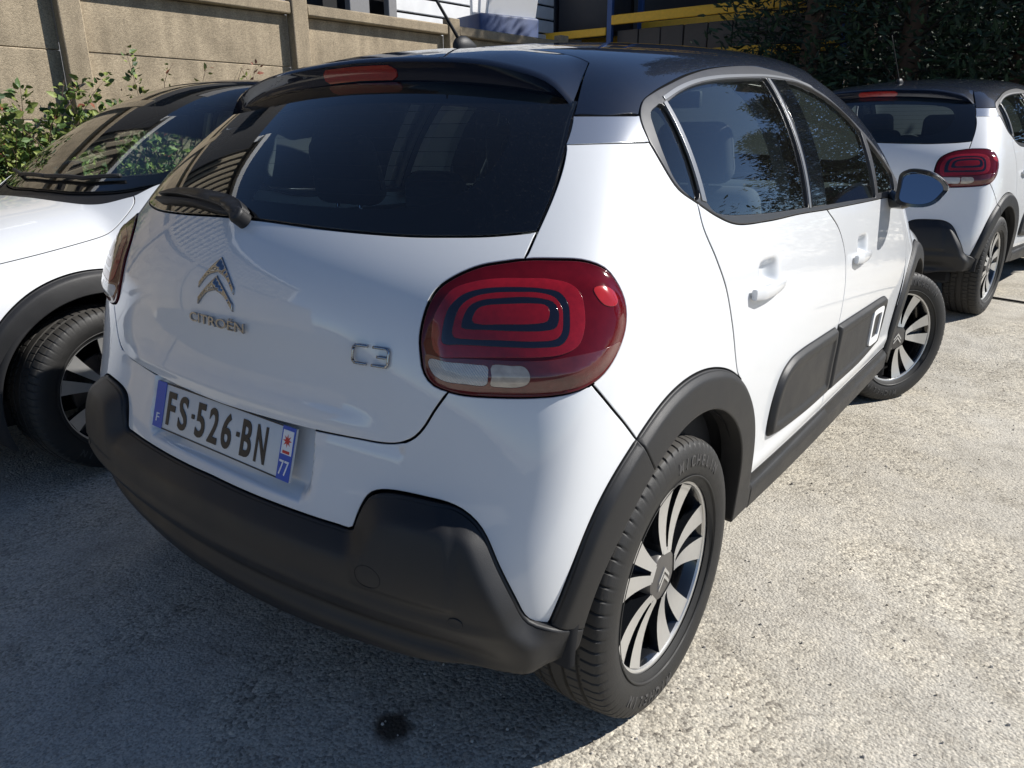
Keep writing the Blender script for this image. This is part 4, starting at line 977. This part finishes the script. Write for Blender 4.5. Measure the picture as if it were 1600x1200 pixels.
    AF_ = loop(crv([(2.346,.650),(2.5,.646),(2.733,.640),(3.0,.632),(3.055,.626)]), crv([(3.055,.626),(3.063,.60),(3.045,.52),(3.01,.44)]), crv([(3.01,.44),(2.735,.420),(2.320,.424)]), crv([(2.320,.424),(2.330,.458),(2.336,.54),(2.342,.600),(2.346,.650)]))
    for dr, lp, nm in ((rd, AR, 0), (fd, AF_, 1)):
        def off_ab(q, lp=lp):
            d = dist(q, lp, True); v = .001+.016*cham(d, .014)-.007*ss(d-.030, .018); return v+off_d(q)
        me = P('air_bump', Side, lp, 'plastic', res=.010, band=(lp, (.004, .008, .012, .016, .021, .028, .034, .040, .046), True), off=off_ab, thick=.012, gap=.0004, bev=.003); ob('air_bump', me, dr[0]); ob('air_bump', mirrored(me), dr[1])
    fr_o = closed([(2.83,.60),(2.86,.606),(2.93,.604),(2.985,.598),(3.0,.59),(2.995,.55),(2.98,.47),(2.965,.462),(2.92,.462),(2.85,.466),(2.83,.474),(2.826,.53)], .008)
    c0 = fr_o.mean(0); fr_i = loop(c0+(fr_o-c0)*np.array([.70, .66]))
    def off_fr(q): return .017+off_d(q)
    me = P('air_bump_frame', Side, fr_o, 'white_flat', holes=[fr_i], res=.012, off=off_fr, thick=.008, gap=0, bev=.002); ob('air_bump_frame', me, fd[0]); ob('air_bump_frame', mirrored(me), fd[1])
    # ---------------- side windows
    RGl = loop(*[crv(c) for c in RG]); FGl = loop(*[crv(c) for c in FG]); QGl = closed(QG); FQl = loop(*[crv([a, b]) for a, b in zip(FQ, FQ[1:]+FQ[:1])])
    outer = loop(crv(DLO_T), crv([DLO_T[-1], (3.25,1.045), DLO_B[-1]]), crv(DLO_B[::-1]))
    fr = both('window_frame', P('window_frame', Side, outer, 'satin', holes=[RGl, FGl, QGl, FQl], res=.012, off=.002, thick=.02, gap=.0008), car)
    def grow(l, d):
        t = np.roll(l, -1, 0)-np.roll(l, 1, 0); n_ = np.stack([t[:, 1], -t[:, 0]], -1); n_ /= np.hypot(*n_.T)[:, None]+1e-9; return l+n_*d
    for nm, lp, dr in (('door_glass', RGl, rd), ('door_glass', FGl, fd), ('quarter_glass', QGl, fr), ('quarter_glass', FQl, fr)):
        me = P(nm, Side, grow(lp, .002), 'glass_s', res=.03, off=-.004, thick=.003, gap=0); ob(nm, me, dr[0]); ob(nm, mirrored(me), dr[1])
    bp = loop(*[crv(c) for c in ([(2.112,1.374),(2.237,1.377)], [(2.237,1.377),(2.181,1.030)], [(2.181,1.030),(2.045,1.034)], [(2.045,1.034),(2.112,1.374)])])
    me = P('door_pillar', Side, bp, 'gloss', res=.02, off=.0042, thick=.004, gap=.001); ob('door_pillar', me, fr[0]); ob('door_pillar', mirrored(me), fr[1])
    strips = [loop(crv([(2.083,1.373),(2.100,1.374)]), crv([(2.100,1.374),(2.036,1.034)]), crv([(2.036,1.034),(2.020,1.035)]), crv([(2.020,1.035),(2.083,1.373)])),
              loop(crv([(1.371,1.287),(1.387,1.291)]), crv([(1.387,1.291),(1.379,1.092)]), crv([(1.379,1.092),(1.360,1.096)]), crv([(1.360,1.096),(1.371,1.287)])),
              loop(crv([(1.385,1.292),(1.479,1.3155),(1.594,1.337),(1.73,1.353),(1.888,1.365),(2.10,1.3775),(2.237,1.3795),(2.353,1.378),(2.487,1.3625)]), crv([(2.487,1.3625),(2.487,1.369),(2.353,1.385),(2.237,1.3865),(2.10,1.3845),(1.888,1.3725),(1.73,1.3605),(1.594,1.3445),(1.479,1.3235),(1.385,1.300)]))]  # top strip: reflection on the satin black frame, put in as brighter colour
    for lp in strips:
        me = P('bright_strip', Side, lp, 'bright', res=.012, off=.0045, thick=.004, gap=0, bev=.001); ob('bright_strip', me, fr[0]); ob('bright_strip', mirrored(me), fr[1])
    # ---------------- roof
    gapl = np.stack([np.linspace(0, .510, 60), gy(np.linspace(0, .510, 60))], -1)
    right = np.vstack([gapl, crv([(.510,.118),(.546,.035),(.585,-.052)]), crv([(.585,-.052),(.637,-.012),(.667,.058)]), crv([(.667,.058),(.652,.099),(.643,.158),(.631,.253),(.615,.38),(.600,.548),(.586,.856),(.592,.99),(.601,1.142),(.62,1.261),(.643,1.39)]), crv([(.643,1.39),(.59,1.42)]), crv([(.59,1.42),(.4,1.495),(.2,1.525),(0,1.535)])])
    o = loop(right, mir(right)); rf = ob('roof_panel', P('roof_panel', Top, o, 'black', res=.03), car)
    lin = loop(np.array([(-.50,.16),(.50,.16),(.53,.9),(.53,1.4),(0,1.47),(-.53,1.4),(-.53,.9)], float)); ob('roof_lining', P('roof_lining', Top, loop(crv([(-.50,.16),(.50,.16)]), crv([(.50,.16),(.53,.9),(.53,1.4)]), crv([(.53,1.4),(0,1.47),(-.53,1.4)]), crv([(-.53,1.4),(-.53,.9),(-.50,.16)])), 'roofliner', res=.06, off=-.035, thick=.002), rf)
    b0 = Top.to3(np.array([(0., .30)]), 0.)[0]
    v, f = tube([(0, b0[1]-.075*0-t*.26, b0[2]+.018+t*.26) for t in np.linspace(0, 1, 8)], [.0045-.002*t for t in np.linspace(0, 1, 8)], 8)
    an = ob('antenna', mesh_from('antenna', v, f, None, 'rubber'), rf)
    bm = bmesh.new(); bmesh.ops.create_uvsphere(bm, u_segments=20, v_segments=12, radius=1)
    for v_ in bm.verts:
        c = v_.co; taper = 1-.45*max(0, -c.z)*0; v_.co = Vector((c.x*.019, c.y*.055*(1.0 if c.y > 0 else .65), max(c.z, -.3)*.026*(1 if c.y < .2 else 1-.6*(c.y-.2))))+Vector((0, b0[1]+.012, b0[2]+.006))
    ob('antenna_base', bm_mesh('antenna_base', bm, 'plastic', True, 50), an)
    # ---------------- windscreen, pillars, hood, fenders, front
    wb = [(0,2.345),(.3,2.325),(.55,2.255),(.700,2.165)]
    wsd = [(.700,2.165),(.722,2.10),(.705,1.95),(.665,1.75),(.625,1.56),(.59,1.42)]
    right = np.vstack([crv([(0,1.535),(.2,1.525),(.4,1.495),(.59,1.42)]), crv(wsd[::-1]), crv(wb[::-1])])
    o = loop(right, mir(right)); ws_ = ob('windscreen', P('windscreen', Top, o, 'glass_w', res=.05, off=-.002, thick=.004), car)
    hh = crv([(0,1.575),(.25,1.565),(.45,1.53),(.555,1.485),(.60,1.60),(.64,1.78),(.675,1.95),(.682,2.06),(.60,2.15),(.35,2.245),(0,2.275)]); ob('windscreen_border', P('windscreen_border', Top, o, 'frit', holes=[loop(hh, mir(hh))], res=.05, off=-.009, thick=.002), ws_)
    o = loop(crv([(.643,1.39),(.679,1.518),(.714,1.671),(.744,1.824),(.768,1.96),(.785,2.06)]), crv([(.785,2.06),(.77,2.13),(.700,2.165)]), crv(wsd), crv([(.59,1.42),(.643,1.39)]))
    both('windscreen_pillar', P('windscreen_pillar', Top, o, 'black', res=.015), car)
    hr = [(0,2.415),(.3,2.395),(.52,2.335),(.64,2.255)]
    hs = [(.64,2.255),(.675,2.275),(.700,2.35),(.712,2.5),(.708,2.7),(.675,2.9),(.62,3.03)]
    hfr = [(.62,3.03),(.4,3.15),(.2,3.19),(0,3.20)]
    right = np.vstack([crv(hr), crv(hs), crv(hfr)]); o = loop(right, mir(right)); ob('hood', P('hood', Top, o, 'white', res=.03), car)
    right = np.vstack([crv(wb), crv([(.700,2.165),(.64,2.255)]), crv(hr[::-1])]); o = loop(right, mir(right)); cw = ob('cowl', P('cowl', Top, o, 'plastic', res=.03, off=-.012), car)
    for x0, x1 in ((-.50, .02), (.0, .55)):
        pts = [Top.to3(np.array([(x, float(np.interp(abs(x), [0, .3, .55, .7], [2.30, 2.28, 2.21, 2.13]))-.05*(x-x0)/(x1-x0)*0)]), .016)[0] for x in np.linspace(x0, x1, 14)]
        v, f = tube(pts, .009, 6); ob('front_wiper', mesh_from('front_wiper', v, f, None, 'rubber'), cw)
    hs3 = Top.to3(crv(hs, .02), 0.); hsd = toside(hs3)
    a1 = Top.to3(crv([(.640,2.255),(.700,2.165),(.77,2.13),(.785,2.06)], .01), 0.); tops = toside(a1)
    ff = [(4.02,.80),(4.05,.72),(4.02,.60),(3.99,.50)]
    e1 = hsd[-1]; fend = loop(np.vstack([hsd[::-1]]), tops, crv([tuple(tops[-1]), DF[0]]), crv(DF[:6]), farc_side(.455, 150, 25, 50), crv([tuple(farc_side(.455, 150, 25, 50)[-1]), (4.13,.60), tuple(e1)]))
    both('front_fender', P('front_fender', Side, fend, 'white', res=.02), car)
    fe = tuple(farc_side(.455, 150, 25, 50)[-1]); AC = AF+A90
    hf3 = toside(Top.to3(crv(hfr, .02), 0.)); hf3[-1, 0] = AC
    o = loop(crv([fe, (4.13,.60), tuple(e1)]), hf3, crv([(AC, float(hf3[-1, 1])), (AC, .44)]), crv([(AC,.44),(4.8,.44),(4.35,.46), tuple(farc_side(.455, 12, 12, 1)[0])]), farc_side(.455, 12, 25, 8))
    hb = closed([(4.22,.66),(4.30,.70),(4.50,.72),(4.66,.71),(4.68,.66),(4.60,.60),(4.40,.585),(4.26,.60)], .02)
    fb = both('front_bumper', P('front_bumper', Side, o, 'white', res=.025, gap=.0008), car)
    me = P('headlight', Side, hb, 'lens_d', res=.02, off=.006, thick=.01); ob('headlight', me, fb[0]); ob('headlight', mirrored(me), fb[1])
    ub = closed([(4.30,.79),(4.45,.80),(4.70,.795),(4.95,.785),(5.1,.78),(5.1,.755),(4.95,.757),(4.70,.765),(4.45,.768),(4.32,.77)], .02)
    me = P('daytime_light', Side, ub, 'gloss', res=.02, off=.005, thick=.01); ob('daytime_light', me, fb[0]); ob('daytime_light', mirrored(me), fb[1])
    f12 = tuple(farc_side(.455, 12, 12, 1)[0]); fm8 = tuple(farc_side(.455, -8, -8, 1)[0])
    o = loop(crv([f12, (4.35,.46), (4.8,.44), (AC,.44)]), crv([(AC,.44), (AC,.20)]), crv([(AC,.20), (4.6,.20), (4.25,.22), fm8]), farc_side(.455, -8, 12, 10))
    both('front_cladding', P('front_cladding', Side, o, 'plastic', res=.03, off=.012, thick=.04, gap=.0006), car)
    # ---------------- inner shell, wheel wells, floor
    sh = loop(crv([(0,.30),(1.2,.30),(2.4,.30),(3.3,.30)], .05), crv([(3.3,.30),(3.3,.96)], .05), crv([(3.3,.96),(2.2,.975),(1.6,.985),(1.30,1.02),(1.16,1.02)], .03), crv([(1.16,1.02),(.9,1.015),(.5,1.0),(0,1.0)], .04), crv([(0,1.0),(0,.30)], .05))
    both('cabin_lining', P('cabin_lining', Side, sh, 'trim', res=.05, off=-.075, thick=.002, gap=0), car)
    cp = loop(crv([(1.16,1.02),(1.30,1.02),(1.36,1.09)], .02), crv([(1.36,1.09),(1.36,1.18),(1.39,1.27)], .02), crv([(1.39,1.27),(1.30,1.30),(1.16,1.255)], .02), crv([(1.16,1.255),(1.08,1.20),(1.0,1.12),(1.02,1.06),(1.16,1.02)], .02))
    both('pillar_lining', P('pillar_lining', Side, cp, 'trim', res=.04, off=-.045, thick=.004, gap=0), car)
    bpl = loop(*[crv(c, .02) for c in ([(2.09,1.37),(2.24,1.375)], [(2.24,1.375),(2.22,1.0)], [(2.22,1.0),(2.02,1.0)], [(2.02,1.0),(2.09,1.37)])])
    both('pillar_lining', P('pillar_lining', Side, bpl, 'roofliner', res=.04, off=-.05, thick=.03, gap=0), car)
    ob('floor_pan', rbox('floor_pan', (1.36, 3.3, .10), 'void', .02, 1, (0, 1.32, .27)), car)
    ob('boot_floor', rbox('boot_floor', (1.0, .62, .30), 'void', .03, 1, (0, -.17, .40)), car)
    for wy in (0, 2.54):
        V = []; fc = []; n = 40
        for i in range(n+1):
            t = math.radians((2+176*i/n) if wy == 0 else (-20+215*i/n))
            for xx, rr in ((.885 if False else .822, .378), (.815, .392), (.50, .392), (.50, .0)): V.append((xx, wy+rr*math.cos(t), .308+rr*math.sin(t)))
        for i in range(n):
            for k in range(3): a = i*4+k; fc.append((a, a+1, a+5, a+4))
        both('wheel_well', mesh_from('wheel_well', V, fc, None, 'void'), car)
    # ---------------- cabin
    for sx in (-1, 1):
        s = seat('front_seat', sx*.36, 1.42, car); headrest(sx*.36, 1.02, 1.17, s)
    s = seat('rear_seat', 0, .62, car, True, 1.16)
    for hx in (-.36, 0, .36): headrest(hx, .19, 1.13 if hx else 1.07, s, (.27, .10, .20) if hx else (.22, .09, .13))
    ob('rear_shelf', rbox('rear_shelf', (1.02, .42, .03), 'trim', .01, 1, (0, -.06, 1.0)), car)
    ds = ob('dashboard', rbox('dashboard', (1.36, .42, .26), 'trim', .08, 4, (0, 2.02, .90)), car)
    v, f = tube([(-.36+.185*math.cos(t), 1.74+.185*math.sin(t)*.42, .93+.185*math.sin(t)*.9) for t in np.linspace(0, 2*PI, 40, endpoint=False)], .015, 8, True)
    sw = ob('steering_wheel', mesh_from('steering_wheel', v, f, None, 'trim'), car); ob('steering_hub', rbox('steering_hub', (.17, .06, .11), 'trim', .02, 2, (-.36, 1.76, .93)), sw)
    ob('inner_mirror', rbox('inner_mirror', (.22, .03, .065), 'trim', .012, 2, (0, 1.62, 1.36)), car)
    # ---------------- door mirrors
    def mirror_shell():
        # outline of the mirror face seen from behind (x outward, z)
        out = [(-.072,-.050),(-.074,.0),(-.070,.050),(-.045,.064),(0,.062),(.045,.045),(.078,.018),(.088,-.004),(.080,-.020),(.055,-.052),(.02,-.066),(-.04,-.064)]
        lp = closed(out, .006)
        V = []; fc = []; n = len(lp); rows = [(1.0, 0, 0), (1.0, .004, 0), (1.02, .03, 0), (.99, .07, .002), (.90, .10, .004), (.72, .125, .006), (.42, .140, .008), (.12, .146, .008)]
        for s_, dy, dz in rows: V += [(.908+x*s_+(-.01*(dy/.14)), 1.765+dy+.05*(.908-.86)*0+x*.10, 1.040+z*s_+dz) for x, z in lp]
        for r in range(len(rows)-1):
            for i in range(n): j = (i+1) % n; fc.append((r*n+i, (r+1)*n+i, (r+1)*n+j, r*n+j))
        fc.append(tuple((len(rows)-1)*n+i for i in range(n)))
        # rim and recess behind the glass
        b = len(V); 
        for s_, dy in ((.84, .001), (.82, .012)): V += [(.908+x*s_, 1.765+dy+x*.10, 1.040+z*s_) for x, z in lp]
        for i in range(n):
            j = (i+1) % n; fc.append((i, j, b+j, b+i)); fc.append((b+i, b+j, b+n+j, b+n+i))
        me = mesh_from('door_mirror', V, fc, None, 'gloss'); me.set_sharp_from_angle(angle=math.radians(40))
        g = [(.908+x*.825, 1.772+x*.06+z*.16, 1.040+z*.825) for x, z in lp]; gm = mesh_from('mirror_glass', g, [tuple(range(n))], None, 'mirror', False)
        return me, gm
    me, gm = mirror_shell(); r, l = both('door_mirror', me, car)
    ob('mirror_glass', gm, r); ob('mirror_glass', mirrored(gm), l)
    v, f = tube([(.79,1.83,1.005),(.82,1.835,.985),(.845,1.83,.985),(.87,1.82,1.0)], [.030,.028,.028,.03], 12); m2 = mesh_from('mirror_arm', v, f, None, 'gloss'); ob('mirror_arm', m2, r); ob('mirror_arm', mirrored(m2), l)
    # ---------------- wheels
    WM = wheel_meshes()
    for sx in (1, -1):
        for wy, steer in ((0, 0), (2.54, STEER)):
            wh = empty('wheel'); wh.parent = car; wh.location = (sx*.735, wy, .308); wh.rotation_euler = (0, 0, (0 if sx > 0 else PI)+steer)
            for nm in ('tyre', 'rim', 'rim_lip', 'brake_disc', 'sidewall_ring', 'sidewall_lettering', 'hub_cap', 'hub_emblem'): ob(nm, WM[nm], wh)
            s_ = ob('sidewall_lettering', WM['sidewall_lettering'], wh); s_.rotation_euler = (PI, 0, 0)
            for k in range(5):
                s_ = ob('spoke', WM['spoke'], wh); s_.rotation_euler = (math.radians(78+72*k), 0, 0)
    return car
STEER = math.radians(-29)
CAR = build_car()
tag(CAR, 'white hatchback with black roof and red tail lights parked in the foreground', 'car', 'white hatchbacks parked in the yard')

# ------------------------------------------------------------------ the other two cars
SKIP = ('plate_character', 'plate_dot', 'country_letter', 'department_number', 'crest_star', 'crest_line', 'region_crest')
def kids(o): return [c for c in bpy.data.objects if c.parent is o]
def copy_car(src, loc, rz, label, steer):
    tree = {}
    for c in list(bpy.data.objects):
        if c.parent is not None: tree.setdefault(c.parent.name, []).append(c)
    def cp(o, parent):
        n = o.copy(); COL.objects.link(n); n.parent = parent
        for k in tree.get(o.name, []):
            if k.name.split('.')[0] in SKIP: continue
            cp(k, n)
        if o.name.split('.')[0] == 'wheel' and o.location.y > 1: n.rotation_euler = (0, 0, (0 if o.location.x > 0 else PI)+steer)
        return n
    r = cp(src, None); r.location = loc; r.rotation_euler = (0, 0, rz); r['label'] = label
    return r
copy_car(CAR, (.175, 4.36, .123), -.126, 'white hatchback with black roof seen from behind, parked beyond the foreground car', math.radians(-4))
copy_car(CAR, (-2.30, 2.42, 0), 3.159, 'white hatchback facing the camera beside the concrete wall, cut by the left edge', math.radians(6))
